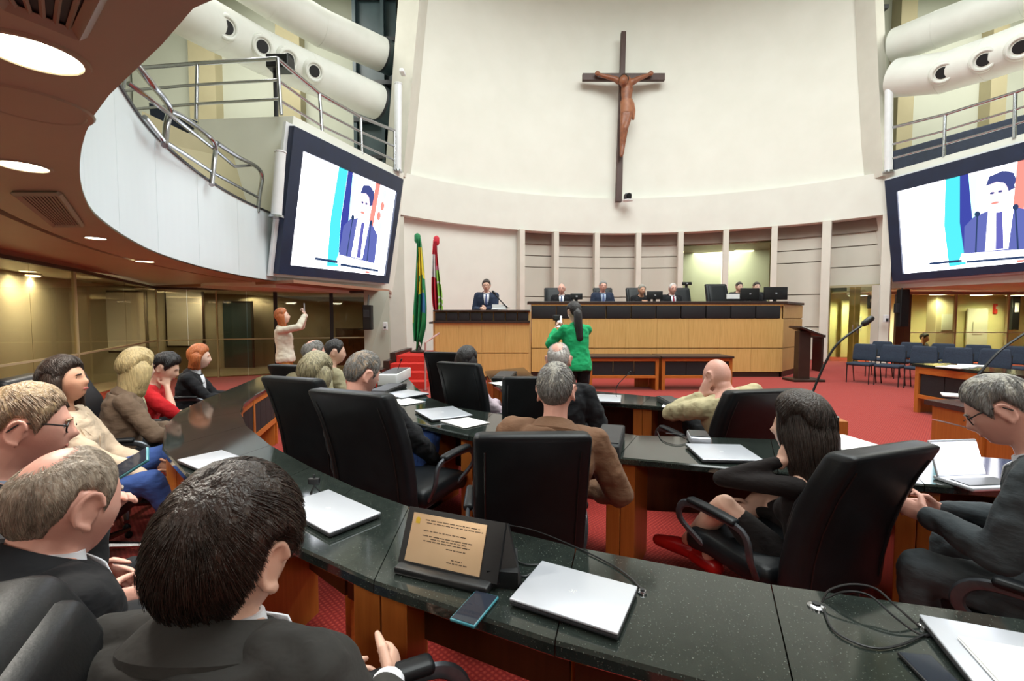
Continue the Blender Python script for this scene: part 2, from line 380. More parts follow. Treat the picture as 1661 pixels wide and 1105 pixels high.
# --- left gallery: brown soffit, white fascia, landing block
ZS, ZF = 2.36, 3.86
edge_px = [(452, 458), (400, 450), (350, 440), (300, 427), (250, 410), (210, 390), (175, 367), (150, 345), (136, 318), (130, 290), (130, 258), (136, 225), (150, 192), (172, 160), (205, 127), (240, 95), (285, 50), (335, 2)]
E = [on(x, y, ZS) for x, y in edge_px]
E += [V((-.15, .95, ZS)), V((.9, .5, ZS)), V((2.4, .15, ZS)), V((4.1, .0, ZS)), V((6.5, .3, ZS)), V((9.5, 2, ZS)), V((12.0, 5, ZS)), V((13.3, 8.2, ZS)), V((13.4, 10.3, ZS))]
EC = resample(spline(E, 6), 120)
CEN = V((4.1, 7, ZS))
def outw(p, d): return p + (p - CEN).normalized() * d
rows = [[p + V((0, 0, z)) for p in EC] for z in (0,)]
mb = MB(); mb.grid([EC, [outw(p, .55) for p in EC]]); mb.grid([[outw(p, .55) for p in EC], [outw(p, .55) + V((0, 0, .05)) for p in EC]])
mb.grid([[outw(p, .55) + V((0, 0, .05)) for p in EC], [outw(p, .62) + V((0, 0, .05)) for p in EC], [outw(p, .62) for p in EC]])
mb.grid([[outw(p, .62) for p in EC], [outw(p, 2.5) for p in EC], [outw(p, 9) for p in EC]])
mb.grid([[p + V((0, 0, .1)) for p in EC], [outw(p, 9) + V((0, 0, .1)) for p in EC]])
struct(mb, 'ceiling_gallery', M['soffit'], True)
# under the landing block the soffit goes on
struct(MB().prism([(-5.4, 10.3), (-4.75, 9.95), (-3.6, 13.4), (-4.4, 17.2), (-13, 17.2), (-11.5, 12.5)], 2.3, 2.37), 'ceiling_landing', M['bulkhead'])
fas = struct_root('trim_6')
for i in range(0, 118, 6):
    seg = EC[i:i + 7]
    if len(seg) < 2: continue
    a = [p.copy() for p in seg]
    a[0] = a[0].lerp(a[1], .012); a[-1] = a[-1].lerp(a[-2], .012)
    mb = MB(); mb.rings([[p + V((0, 0, .02)), p + V((0, 0, ZF - ZS)), outw(p, .06) + V((0, 0, ZF - ZS)), outw(p, .06) + V((0, 0, .02))] for p in a])
    mb.build('panel', M['fascia'], fas)
MB().rings([[outw(p, -.02) + V((0, 0, ZF - ZS)), outw(p, -.02) + V((0, 0, ZF - ZS + .035)), outw(p, .1) + V((0, 0, ZF - ZS + .035)), outw(p, .1) + V((0, 0, ZF - ZS))] for p in EC[:60]]).build('coping', M['darkgrey'], fas)
MB().rings([[outw(p, .08) + V((0, 0, .02)), outw(p, .08) + V((0, 0, ZF - ZS)), outw(p, .14) + V((0, 0, ZF - ZS)), outw(p, .14) + V((0, 0, .02))] for p in EC]).build('backing', M['header'], fas)
MB().grid([[outw(p, .14) + V((0, 0, ZF - ZS - .35)) for p in EC[:56]], [outw(p, 5) + V((0, 0, ZF - ZS - .35)) for p in EC[:56]]]).build('walkway', M['gallery2'], fas)
# landing block that carries the left screen (face slopes like the screen)
sTL, sTR, sBL = at(474, 204, 10.05), at(652, 291, 14.15), at(448, 444, 10.05)
def hit(px, py, A, B, C, off=0.):      # where the line of sight meets the plane of three points, moved back by off
    n = (B - A).cross(C - A).normalized(); o = V((0, 0, CAM_H)); n = n if n.dot(o - A) > 0 else -n
    r = ray(px, py); return o + r * ((A - n * off - o).dot(n) / r.dot(n))
sBR = hit(628, 460, sTL, sTR, sBL)
def grow(q, m_, th):
    c = sum(q, V()) / 4; return [c + (p - c) * m_ for p in q]
bt = [hit(476, 188, sTL, sTR, sBL, .25), hit(655, 281, sTL, sTR, sBL, .25), V((-4.2, 17.2, 6.15)), V((-13, 17.2, 6.15)), at(322, 194, 10.7)]
bb = [hit(447, 467, sTL, sTR, sBL, .25), hit(640, 482, sTL, sTR, sBL, .25), V((-4.4, 17.2, 2.3)), V((-13, 17.2, 2.3)), V((bt[4].x, bt[4].y, 2.3))]
mb = MB(); n = 5; mb.add(bb + bt, [(4, 3, 2, 1, 0), (5, 6, 7, 8, 9)] + [(i, (i + 1) % n, n + (i + 1) % n, n + i) for i in range(n)])
struct(mb, 'wall_landing', M['block'])
# right block
rTL, rBL, rTR = at(1437, 293, 14.6), at(1450, 457, 14.6), at(1772, 200, 10.35)
rBR = hit(1760, 432, rTL, rTR, rBL)
bt = [hit(1434, 281, rTL, rTR, rBL, .25), hit(1790, 180, rTL, rTR, rBL, .25), V((22, 10.3, 6.15)), V((22, 17.2, 6.15)), V((12.6, 17.2, 6.15))]
bb = [hit(1447, 468, rTL, rTR, rBL, .25), hit(1782, 452, rTL, rTR, rBL, .25), V((22, 10.3, 2.4)), V((22, 17.2, 2.4)), V((12.6, 17.2, 2.4))]
mb = MB(); mb.add(bb + bt, [(4, 3, 2, 1, 0), (5, 6, 7, 8, 9)] + [(i, (i + 1) % n, n + (i + 1) % n, n + i) for i in range(n)])
struct(mb, 'wall_landing_right', M['block'])
# high gallery back walls with pilasters and dark steel glazing
struct(MB().box((-9.6, 18.2, 10.6), (10.2, .2, 9)), 'wall_gallery_left', M['gallery'])
struct(MB().box((17.6, 18.2, 10.6), (10.2, .2, 9)), 'wall_gallery_right', M['gallery'])
for i, (x0, x1) in enumerate(((-12.2, -11.2), (-8.9, -8.0))):
    struct(MB().box(((x0 + x1) / 2, 17.9, 10.6), (x1 - x0, .5, 9)), 'trim_%d' % (7 + i), M['gallery2'])
for i, (x0, x1) in enumerate(((14.6, 15.2), (18.1, 18.7))):
    struct(MB().box(((x0 + x1) / 2, 17.9, 10.6), (x1 - x0, .5, 9)), 'trim_%d' % (9 + i), M['gallery2'])
gl = struct_root('window_1')
MB().box((-4.9, 16.9, 10.6), (1.5, .1, 9)).build('pane', M['teal_dark'], gl)
for z in (7.3, 8.6, 9.9, 11.4, 12.9): MB().box((-4.9, 16.7, z), (1.5, .22, .14)).build('steel_beam', M['darkgrey'], gl)
for x in (-5.6, -4.6): MB().box((x, 16.72, 10.6), (.12, .2, 9)).build('mullion', M['teal_dark'], gl)
gl = struct_root('window_2')
MB().box((13.1, 17.5, 10.6), (1.3, .1, 9)).build('pane', M['teal_dark'], gl)
for z in (7.3, 8.6, 9.9, 11.4, 12.9): MB().box((13.1, 17.3, z), (1.3, .22, .14)).build('steel_beam', M['darkgrey'], gl)

# --- ducts
def duct(label, p, r, vents, vent_side):
    t = thing('air_duct', label, 'duct'); P = [V(x) for x in p]
    MB().tube(P, r, 28).build('pipe', M['duct'], t, True)
    for k in range(1, len(P) - 1):
        d = (P[k + 1] - P[k - 1]).normalized(); MB().tube([P[k] - d * .04, P[k] + d * .04], r * 1.012, 28).build('seam_band', M['duct'], t, True)
    for px, py, Y in vents:
        c = at(px, py, Y)
        best = min((((c - (P[i] + (P[i + 1] - P[i]) * max(0, min(1, (c - P[i]).dot(P[i + 1] - P[i]) / (P[i + 1] - P[i]).length_squared)))).length, P[i] + (P[i + 1] - P[i]) * max(0, min(1, (c - P[i]).dot(P[i + 1] - P[i]) / (P[i + 1] - P[i]).length_squared))) for i in range(len(P) - 1)), key=lambda q: q[0])
        ax = best[1]; d = (V((4.1, 5, 4)) - ax); d = (d.normalized()); c = ax + d * (r * .96)
        vt = MB().disc(c - d * .05, d, .32, .14, 24, .28).build('nozzle', M['duct'], t, True)
        MB().tube([c + d * .085 + (d.orthogonal().normalized() * cos(a) + d.cross(d.orthogonal().normalized()) * sin(a)) * .23 for a in [2 * pi * k / 20 for k in range(21)]], .045, 8).build('nozzle_ring', M['duct'], vt, True)
        MB().disc(c + d * .06, d, .15, .04, 20).build('nozzle_throat', M['black'], vt)
    return t
L1 = [at(255, -10, 9.6), at(345, 42, 11.3), at(425, 84, 12.6), at(500, 118, 13.6), at(612, 166, 15.4)]
duct('cream round air duct with four nozzles over the left gallery', L1, .55, [(345, 38, 11.3), (401, 70, 12.3), (447, 92, 13), (490, 118, 13.6)], 1)
duct('plain cream round air duct, topmost over the left gallery', [at(350, -62, 11.6), at(440, -2, 12.9), at(520, 45, 14), at(618, 88, 15.6)], .52, [], 1)
duct('cream round air duct with nozzles over the right gallery', [at(1452, 127, 14.7), at(1530, 118, 13.6), at(1600, 96, 12.7), at(1760, 40, 11.0)], .55, [(1530, 119, 13.6), (1598, 95, 12.7), (1661, 70, 12)], -1)
duct('plain cream round air duct, topmost over the right gallery', [at(1452, 74, 15.2), at(1520, 48, 14.2), at(1661, -4, 12.6), at(1760, -50, 11.6)], .52, [], -1)
for (a, b, r, lab) in ((L1[-1], at(634, 178, 15.8), .54, 'grey steel end of the left nozzle duct'), (at(618, 88, 15.6), at(636, 97, 15.9), .51, 'grey steel end of the upper left duct')):
    t = thing('duct_end', lab, 'duct'); MB().tube([a, b], r * 1.01, 28).build('sleeve', M['teal_dark'], t, True); MB().tube([a, a.lerp(b, .15)], r * 1.05, 28).build('flange', M['darkgrey'], t, True)

# --- railings
def rail(label, posts, tops, levels, r=.045, ends=None):
    t = thing('gallery_railing', label, 'railing')
    for b, p in posts: MB().tube([b, b.lerp(p, .85), p], [r * .9, r * .9, r * .9], 10).build('post', M['chrome'], t, True)
    for k, lv in enumerate(levels):
        pts = [b.lerp(p, lv) for b, p in tops]; MB().tube(pts, r if k == 0 else r * .7, 10).build('handrail' if k == 0 else 'rail', M['chrome'], t, True)
    return t
pp = [(at(x, y1, Y), at(x2, y0, Y)) for x, y1, x2, y0, Y in ((190, 205, 205, 112, 11.2), (318, 194, 320, 103, 10.75), (456, 186, 450, 95, 10.2))]
rail('steel railing across the top of the white landing block', pp, pp, (1, .62, .28))
pp = [(at(x, y1, Y), at(x2, y0, Y)) for x, y1, x2, y0, Y in ((456, 186, 450, 95, 10.2), (523, 222, 518, 152, 11.4), (587, 250, 585, 190, 12.7), (640, 276, 640, 212, 14.1))]
rail('steel railing curving along above the left wall screen', pp[1:], pp, (1, .6, .25))
pp = [(at(x, y1, Y), at(x2, y0, Y)) for x, y1, x2, y0, Y in ((1442, 280, 1443, 208, 14.6), (1531, 255, 1533, 186, 13.3), (1645, 224, 1647, 150, 11.8), (1760, 190, 1762, 108, 10.6))]
rail('steel railing above the right wall screen', pp[1:], pp, (1, .62, .3))
t = thing('gallery_railing', 'bent steel stair railing on the white curved fascia', 'railing')
def fy(px):   # depth of the fascia top edge under a pixel column
    k = (px - 830.5) / F; return min(EC[:60], key=lambda p: abs(p.x / max(p.y, .1) - k))
for pts in ([(218, 100), (245, 135), (266, 160), (275, 178), (270, 205), (267, 236)], [(276, 180), (300, 192), (335, 218), (349, 236), (347, 265), (343, 300)], [(352, 232), (385, 254), (415, 270), (425, 286), (421, 315), (418, 344)]):
    Ys = [max(5.2, outw(fy(x), .1).y) for x, y in pts]
    MB().tube(spline([at(x, y, Y) for (x, y), Y in zip(pts, Ys)], 4), .04, 10).build('bent_rail', M['chrome'], t, True)
for pts in ([(208, 135), (240, 158), (300, 205), (345, 240), (380, 270), (412, 268)], [(235, 190), (265, 228), (300, 250), (345, 280), (418, 320)]):
    MB().tube([at(x, y, max(5.2, outw(fy(x), .1).y)) for x, y in pts], .028, 8).build('rail', M['chrome'], t, True)
# stair side behind it
struct(MB().hexa([at(230, 225, 8.2), at(425, 345, 11), at(425, 345, 11.4), at(230, 225, 8.6)], [at(230, 180, 8.2), at(400, 262, 11), at(400, 262, 11.4), at(230, 180, 8.6)]), 'wall_stair', M['gallery2'])
for lab, p, q in (('white enamel pole standing left of the drum wall', at(645, 278, 14.25), at(646, 137, 14.25)), ('white enamel pole standing right of the drum wall', at(1441, 279, 14.6), at(1442, 140, 14.6)), ('short white pole at the left end of the left screen', at(448, 352, 9.85), at(455, 248, 9.85))):
    t = thing('white_pole', lab, 'pole', p); MB().tube([V(), q - p], .11, 14).build('shaft', M['white_metal'], t, True); MB().disc((0, 0, -.02), (0, 0, 1), .15, .05).build('foot', M['chrome'], t); MB().disc(q - p, (0, 0, 1), .12, .03).build('cap', M['white_metal'], t)
t = thing('security_camera', 'small white security camera on the left pillar', 'camera', at(654, 120, 14.6))
MB().rbox((0, -.1, 0), (.14, .3, .12), .03).build('housing', M['white_metal'], t); MB().tube([V((0, 0, 0)), V((.02, .15, .1))], .03).build('bracket', M['darkgrey'], t)
t = thing('speaker_box', 'black loudspeaker beside the railing corner above left screen', 'speaker', at(455, 104, 10.6))
MB().rbox((0, 0, 0), (.5, .35, .3), .03).build('cabinet', M['black'], t); MB().tube([V((-.15, .05, -1.15)), V((-.15, .05, -.1))], .05).build('stand', M['black'], t)
for lab, p in (('navy covered seat back behind the steel rail, upper left', [(240, 165), (330, 200), (335, 209), (245, 208)]), ('navy cloth behind the right gallery railing', [(1448, 245), (1700, 175), (1700, 235), (1450, 280)])):
    Yd = 11.4 if p[0][0] < 800 else 16
    q = [at(x, y, Yd) for x, y in p]; t = thing('bench', lab, 'bench'); MB().hexa([q[3], q[2], q[2] + V((0, .3, 0)), q[3] + V((0, .3, 0))], [q[0], q[1], q[1] + V((0, .3, 0)), q[0] + V((0, .3, 0))]).build('seat_back', M['navy'], t, bevel=.03)

# --- downlights, grilles, loudspeaker in the soffit
def downlight(px, py, r, lab, lit=True, pw=25):
    p = on(px, py, ZS); t = thing('downlight', lab, 'light', p)
    mb = MB(); R = []
    for rr, z in ((r * .96, -.001), (r * 1.0, -.008), (r * 1.12, -.008), (r * 1.16, 0.)): R.append([V((rr * cos(2 * pi * j / 28), rr * sin(2 * pi * j / 28), z)) for j in range(28)])
    mb.rings(R, cap=False).build('rim', M['soffit'], t, True)
    MB().disc((0, 0, -.004), (0, 0, 1), r * .97, .003, 28).build('diffuser', M['lamp'] if lit else M['soffit'], t)
    if pw: 
        sp = spot('downlight_beam', p + V((0, 0, -.03)), p + V((0, 0, -2)), pw * 3.2, 155, (1, .95, .85), r)
downlight(55, 87, .115, 'big round glowing downlight, nearest in the brown soffit', pw=26)
downlight(38, 269, .10, 'glowing round downlight left of the curved white fascia', pw=22)
downlight(155, 386, .085, 'small glowing downlight above the left glass wall', pw=20)
downlight(235, 424, .11, 'small downlight near the left end of the fascia bottom', pw=20)
downlight(332, 466, .10, 'small far downlight in front of the glass partition', pw=20)
downlight(45, 440, .12, 'downlight near the left frame edge above the glass', pw=20)
downlight(50, 172, .16, 'unlit flush round loudspeaker cover between two downlights', lit=False, pw=0)
def grille(lab, c4, n):
    P = [on(x, y, ZS - .014) for x, y in c4]; t = thing('ceiling_grille', lab, 'vent'); dz = V((0, 0, .012))
    for a, b in zip(P, P[1:] + P[:1]):
        MB().tube([a, b], .018, 4).build('frame', M['soffit'], t)
    MB().hexa([p + V((0, 0, .005)) for p in P], [p + V((0, 0, .008)) for p in P]).build('backing', M['black'], t)
    for k in range(1, n):
        a = P[0].lerp(P[1], k / n); b = P[3].lerp(P[2], k / n); MB().tube([a, b], .006, 4).build('slat', M['soffit'], t)
grille('large air grille at the top left of the soffit', [(-60, -60), (185, -60), (128, 56), (5, 5)], 6)
grille('small air grille under the glowing downlights', [(22, 314), (95, 314), (133, 366), (86, 366)], 12)

for k, (x, y) in enumerate(((-2.2, -.6), (.8, -1.2), (3.4, -1.0))):  # fill lamps added out of view behind the camera to brighten the near rows
    t = thing('fill_lamp', 'square fill lamp added under the soffit behind the viewpoint, %s one' % ('left', 'middle', 'right')[k], 'light', (x, y, ZS))
    MB().rbox((0, 0, -.01), (.5, .5, .02), .005).build('diffuser', M['tube_lamp'], t); area('soffit_fill', (x, y, ZS - .04), (x, y + .3, 0), .5, 24, (1, .93, .82))
# --- left glass partition
LP = [on(x, y, 2.28) for x, y in ((-260, 385), (-60, 403), (119, 437), (252, 458), (350, 461), (446, 464), (537, 468), (592, 471))]
LP[3] = at(252, 455, 11.2); LP[4] = at(350, 461, 11.7); LP[5] = at(446, 464, 12.2); LP[6] = at(537, 468, 12.7); LP[7] = at(592, 471, 12.95)
gw = struct_root('window_3')
for i in range(len(LP) - 1):
    a, b = LP[i].copy(), LP[i + 1].copy(); d = (b - a); d.z = 0; L_ = d.length; d.normalize(); ang = atan2(d.y, d.x); rot = Matrix.Rotation(ang, 3, 'Z')
    m2 = 2 if i < 5 else 1
    if i in (5,): pass
    for k in range(m2):
        p = a + d * (L_ * (k + .5) / m2)
        MB().box((p.x, p.y, 1.62), (L_ / m2 - .015, .012, 1.26), rot).build('pane', M['glass_brown'], gw)
        MB().box((p.x, p.y, .49), (L_ / m2 - .015, .012, .96), rot).build('pane', M['glass_brown'], gw)
    MB().box(((a.x + b.x) / 2, (a.y + b.y) / 2, .985), (L_, .03, .03), rot).build('rail', M['gallery2'], gw)
    MB().box(((a.x + b.x) / 2, (a.y + b.y) / 2, 2.27), (L_, .07, .05), rot).build('head_rail', M['dark_trim'], gw)
    MB().box((a.x, a.y, 1.13), (.09, .09, 2.26) if i >= 5 else (.03, .05, 2.26), rot).build('mullion', M['black'] if i >= 5 else M['gallery2'], gw)
struct(MB().grid([[p + V((0, 0, .0)) for p in LP], [p + V((0, 0, .09)) for p in LP]]), 'trim_11', M['bulkhead'])
# corridor behind it
struct(MB().prism([(-16, -2), (-3.4, 1), (-7.6, 6), (-9.0, 11.3), (-4.8, 13.2), (-4, 17.4), (-16, 17.4)], .0, .012), 'floor_corridor', M['corridor'])
CW = [V((x, y, 0)) for x, y in ((-7.4, 2), (-8.0, 6.2), (-9.5, 9.8), (-10.0, 12.8), (-8.0, 14.6), (-5.8, 15.9), (-4.3, 16.4))]
struct(MB().grid([[p for p in CW], [p + V((0, 0, 2.4)) for p in CW]]), 'wall_corridor_left', M['corridor'])
for (px, py, Y, wd, h, m_) in ((385, 545, 13.9, .9, 2.0, 'teal_dark'), (575, 560, 14.6, 1.1, 1.15, 'brown_wood'), (205, 520, 10.9, .9, 1.4, 'recess'), (300, 520, 12.9, 1.0, 1.6, 'recess')):
    p = at(px, py, Y); t = thing('corridor_door' if h > 1.9 else 'wall_board', {'teal_dark': 'dark doorway seen through the left bronze glass', 'brown_wood': 'brown wooden cabinet behind the glass near the pillar'}.get(m_, 'pale notice board behind the bronze glass, ' + ('left' if px < 250 else 'right') + ' one'), 'door' if h > 1.9 else 'board', (p.x, p.y, 0 if m_ in ('teal_dark', 'brown_wood') else .75))
    MB().rbox((0, 0, h / 2), (wd, .05, h), .008).build('board', M[m_], t); MB().rbox((0, .01, h / 2), (wd + .1, .04, h + .1), .006).build('frame', M['dark_trim'], t)
for k, (px, py, Y) in enumerate(((48, 441, 8.5), (333, 466, 12.6), (412, 483, 14.2), (515, 476, 13.4))):
    p = at(px, py, Y); p.z = 2.33 
    t = thing('corridor_light', 'round corridor lamp behind the bronze glass, ' + ['far left', 'beside the tall mullion', 'over the dark doorway', 'right of the standing woman'][k], 'light', p)
    MB().disc((0, 0, -.02), (0, 0, 1), .14, .02).build('diffuser', M['lamp'], t); MB().disc((0, 0, 0), (0, 0, 1), .17, .02).build('rim', M['white_metal'], t)
    spot('corridor_beam', p + V((0, 0, -.05)), p + V((0, .3, -2)), 120, 160, (1, .95, .82), .1)
t = thing('wall_speaker', 'tall black loudspeaker on the left pillar by the glass', 'speaker', at(597, 515, 12.6))
MB().rbox((0, 0, 0), (.24, .2, .68), .02).build('cabinet', M['black'], t); MB().tube([V((0, 0, .3)), V((0, .1, .62))], .02).build('bracket', M['black'], t); MB().rbox((-.02, -.1, .1), (.16, .02, .2), .01).build('driver', M['darkgrey'], t)
t = thing('wall_speaker', 'tall black loudspeaker on the right glass wall', 'speaker', at(1464, 500, 14.6))
MB().rbox((0, 0, 0), (.28, .2, 1.2), .02).build('cabinet', M['black'], t); MB().tube([V((0, 0, .5)), V((0, .1, .78))], .02).build('bracket', M['black'], t); MB().rbox((-.18, 0, .0), (.12, .12, .3), .01).build('driver', M['darkgrey'], t)
t = thing('wall_dispenser', 'small white box on the pale left pillar', 'dispenser', at(625, 529, 12.7)); MB().rbox((0, 0, 0), (.12, .1, .22), .02).build('body', M['white_metal'], t); MB().rbox((0, -.05, -.04), (.06, .02, .05), .005).build('lens', M['darkgrey'], t)
t = thing('wall_dispenser', 'small white box on the post right of the glass door', 'dispenser', at(1437, 517, 14.4)); MB().rbox((0, 0, 0), (.14, .1, .24), .02).build('body', M['white_metal'], t); MB().rbox((0, -.05, -.04), (.08, .02, .1), .005).build('lens', M['darkgrey'], t)

for k, (x, y) in enumerate(((-6.9, 4.7), (-8.2, 8.4), (-9.2, 12.2))): area('corridor_fill', (x, y, 2.3), (x, y, 0), 1.0, 50, (1, .96, .84))  # added area fills without fixtures, brighten the corridor behind the left glass
# --- right: door opening, post, glass wall and corridor
door = struct_root('door_1')
a, b = arc(AN[7] + .01, 0, RC + .3), arc(AN[8] - .01, 0, RC + .3); d = (b - a).normalized(); ang = atan2(d.y, d.x); rot = Matrix.Rotation(ang, 3, 'Z'); Ld = (b - a).length
for k in range(2):
    p = a + d * Ld * (k + .5) / 2; MB().box((p.x, p.y, 1.3), (Ld / 2 - .02, .02, 2.56), rot).build('pane', M['glass_clear'], door)
    q = p + d * (.3 if k == 0 else -.3); MB().tube([V((q.x, q.y - .06, 1.0)), V((q.x, q.y - .06, 1.3))], .02).build('door_handle', M['chrome'], door, True)
p = a + d * Ld * .5; MB().box((p.x, p.y, 2.62), (Ld, .08, .08), rot).build('door_head', M['gallery2'], door)
MB().box((p.x + .15, p.y + .2, 1.3), (.3, .1, 2.6), rot).build('jamb', mat('tan_jamb', (178, 142, 92), scale=4, rough=.5), door)
struct(MB().box((at(1436, 500, 14.7).x, 14.9, 1.3), (.36, .3, 2.6)), 'trim_12', M['pillar'])
gw = struct_root('window_4'); x0 = at(1450, 500, 15.2).x
for k in range(4):
    xa, xb = x0 + .3 + k * 1.75, x0 + .3 + (k + 1) * 1.75
    MB().box(((xa + xb) / 2, 15.2, 1.72), (xb - xa - .02, .015, 1.3)).build('pane', M['glass_clear'], gw)
    MB().box(((xa + xb) / 2, 15.2, .52), (xb - xa - .02, .015, 1.02)).build('pane', M['glass_clear'], gw)
    MB().box(((xa + xb) / 2, 15.2, 1.05), (xb - xa, .03, .03)).build('rail', M['gallery2'], gw)
    MB().box((xa, 15.2, 1.2), (.05 if k else .5, .08, 2.4)).build('mullion', M['brown_wood'] if k == 0 else M['gallery2'], gw)
struct(MB().box((17.5, 15.2, 2.36), (10, .2, .1)), 'trim_13', M['bulkhead'])
struct(MB().box((16.5, 17.9, 1.3), (12, .1, 2.6)), 'wall_corridor_right', M['corridor_r'])
struct(MB().box((17.5, 16.7, 2.5), (10, 2.6, .06)), 'ceiling_corridor_right', mat('corridor_ceiling_tan', (190, 176, 140), scale=1, rough=.7))
for k, (px, py, Y, sz, m_, lab, nm, cat) in enumerate(((1385, 535, 17.6, (1.0, .06, 2.2), 'corridor_r', 'pale yellow door seen through the glass doors', 'corridor_door', 'door'), (1413, 490, 17.4, (.28, .06, .5), 'black', 'black wall box seen through the glass doors', 'wall_box', 'box'),
    (1585, 520, 17.6, (.8, .06, 1.9), 'gallery', 'pale door in the right corridor behind the glass', 'corridor_door', 'door'), (1614, 501, 17.82, (.12, .1, .4), 'red_step', 'red fire extinguisher in the right corridor', 'fire_extinguisher', 'extinguisher'),
    (1527, 515, 16.4, (.75, .4, 2.3), 'gallery2', 'tan square pillar in the right corridor', 'corridor_pillar', 'pillar'), (1646, 505, 17.2, (.3, .1, 1.4), 'black', 'black cabinet in the right corridor at the frame edge', 'wall_box', 'cabinet'))):
    p = at(px, py, Y); zc = p.z if sz[2] < 1.5 else sz[2] / 2
    t = thing(nm, lab, cat, (p.x, p.y, 0)); MB().rbox((0, 0, zc), sz, .02).build('body', M[m_], t); MB().rbox((0, -.02 - sz[1] / 2, zc + sz[2] * .1), (sz[0] * .5, .02, sz[2] * .25), .005).build('plate', M['white_metal'] if m_ == 'black' else M['gallery'], t)
for k, (px, Y) in enumerate(((1525, 15.9), (1592, 16.2), (1650, 16.6), (1392, 16.8))):
    p = at(px, 470, Y); p.z = 2.37; t = thing('corridor_light', ['square lamp above the tan corridor pillar, right', 'square lamp in the right corridor beside the pillar lamp', 'square lamp in right corridor at the frame edge', 'square lamp in the corridor behind the glass doors'][k], 'light', p)
    MB().rbox((0, 0, -.02), (.4, .4, .03), .01).build('diffuser', M['tube_lamp'], t); MB().rbox((0, 0, .045), (.46, .46, .12), .01).build('rim', M['white_metal'], t)
    spot('corridor_beam', p + V((0, 0, -.05)), p + V((0, .2, -2)), 420, 160, (1, .97, .8), .15)

# --- screens
def screen(lab, TL, TR, BR, BL, mirror=False):
    t = thing('wall_screen', lab, 'screen'); nrm = (TR - TL).cross(BL - TL).normalized()
    if nrm.dot(V((0, 0, 1.5)) - TL) < 0: nrm = -nrm
    def q(u, v, lift=0.): return TL.lerp(TR, u).lerp(BL.lerp(BR, u), v) + nrm * lift
    U0, U1, W0, W1 = .075, .945, .135, .93
    for name, (u0, v0, u1, v1) in dict(a=(0, 0, 1, W0), b=(0, W1, 1, 1), c=(0, W0, U0, W1), d=(U1, W0, 1, W1)).items():
        MB().slab([q(u0, v0, -.08), q(u1, v0, -.08), q(u1, v1, -.08), q(u0, v1, -.08)], nrm, .14).build('bezel', M['bezel'], t)
    MB().slab([q(-.02, -.02, -.16), q(1.02, -.02, -.16), q(1.02, 1.02, -.16), q(-.02, 1.02, -.16)], nrm, .07).build('back_frame', M['white_metal'], t)
    MB().slab([q(U0, W0, -.03), q(U1, W0, -.03), q(U1, W1, -.03), q(U0, W1, -.03)], nrm, .03).build('display', M['display'], t)
    lv = [0]
    def shape(nm, k, pts):
        lv[0] += 1; z = .002 + .0015 * lv[0]
        P = [q(U0 + (U1 - U0) * u, W0 + (W1 - W0) * v, z) for u, v in pts]
        mb = MB(); mb.add(P, [tuple(range(len(P)))]); mb.build(nm, M['pic_' + k], t)
    def oval(u, v, a, b, n=18): return [(u + a * cos(2 * pi * j / n), v + b * sin(2 * pi * j / n)) for j in range(n)]
    shape('picture_flag', 'teal', [(.33, 0), (.42, 0), (.41, .5), (.44, .96), (.33, .97), (.31, .5)])
    shape('picture_flag', 'mint', [(.46, .02), (.52, .02), (.5, .55), (.44, .55)])
    shape('picture_flag', 'navy', [(.42, 0), (.47, 0), (.48, .3), (.5, .8), (.43, .82), (.41, .5)])
    shape('picture_flag', 'red', [(.735, 0), (.79, 0), (.77, .48), (.71, .5)])
    for k, (u, v) in enumerate(((.86, .08), (.85, .22), (.82, .34), (.85, .45))): shape('picture_flag', ('mint', 'red', 'red', 'mint')[k], oval(u, v, .025, .05))
    shape('picture_suit', 'suit', [(.43, .86), (.44, .55), (.5, .46), (.6, .42), (.7, .42), (.78, .48), (.84, .56), (.85, .95), (.5, .92)])
    shape('picture_shirt', 'white', [(.58, .43), (.72, .42), (.69, .85), (.56, .84)])
    shape('picture_tie', 'tie', [(.625, .46), (.66, .46), (.665, .84), (.62, .84)])
    shape('picture_hair', 'hair', oval(.66, .17, .07, .11))
    shape('picture_face', 'skin', oval(.625, .29, .068, .15))
    shape('picture_hair', 'hair', [(.57, .17), (.59, .08), (.66, .055), (.72, .1), (.725, .25), (.695, .27), (.69, .19), (.63, .15)])
    for u in (.605, .65): shape('picture_eye', 'hair', oval(u, .255, .013, .012))
    shape('picture_mouth', 'red', oval(.62, .36, .022, .012))
    for u in (.52, .73):
        shape('picture_microphone', 'bar', oval(u, .44, .016, .03)); shape('picture_microphone', 'bar', [(u - .004, .46), (u + .004, .46), (u + (-.01 if u < .6 else .02), .88), (u + (-.02 if u < .6 else .01), .88)])
    shape('picture_lectern', 'white', [(.42, .84), (.9, .88), (.95, .96), (.4, .93)])
    shape('picture_lectern', 'pale', [(.6, .87), (.92, .9), (.92, .93), (.6, .9)])
    shape('picture_caption', 'bar', [(.2, .9), (.42, .905), (.42, .93), (.2, .925)])
    shape('picture_caption', 'bar', [(.45, .925), (.9, .94), (.9, .965), (.45, .95)])
    shape('picture_caption', 'red', [(.74, .97), (.79, .97), (.79, .995), (.74, .995)])
    return t
screen('large wall screen on the left showing a man in a suit', sTL, sTR, sBR, sBL)
screen('large wall screen on the right, cut by the frame edge', rTL, rTR, rBR, rBL)

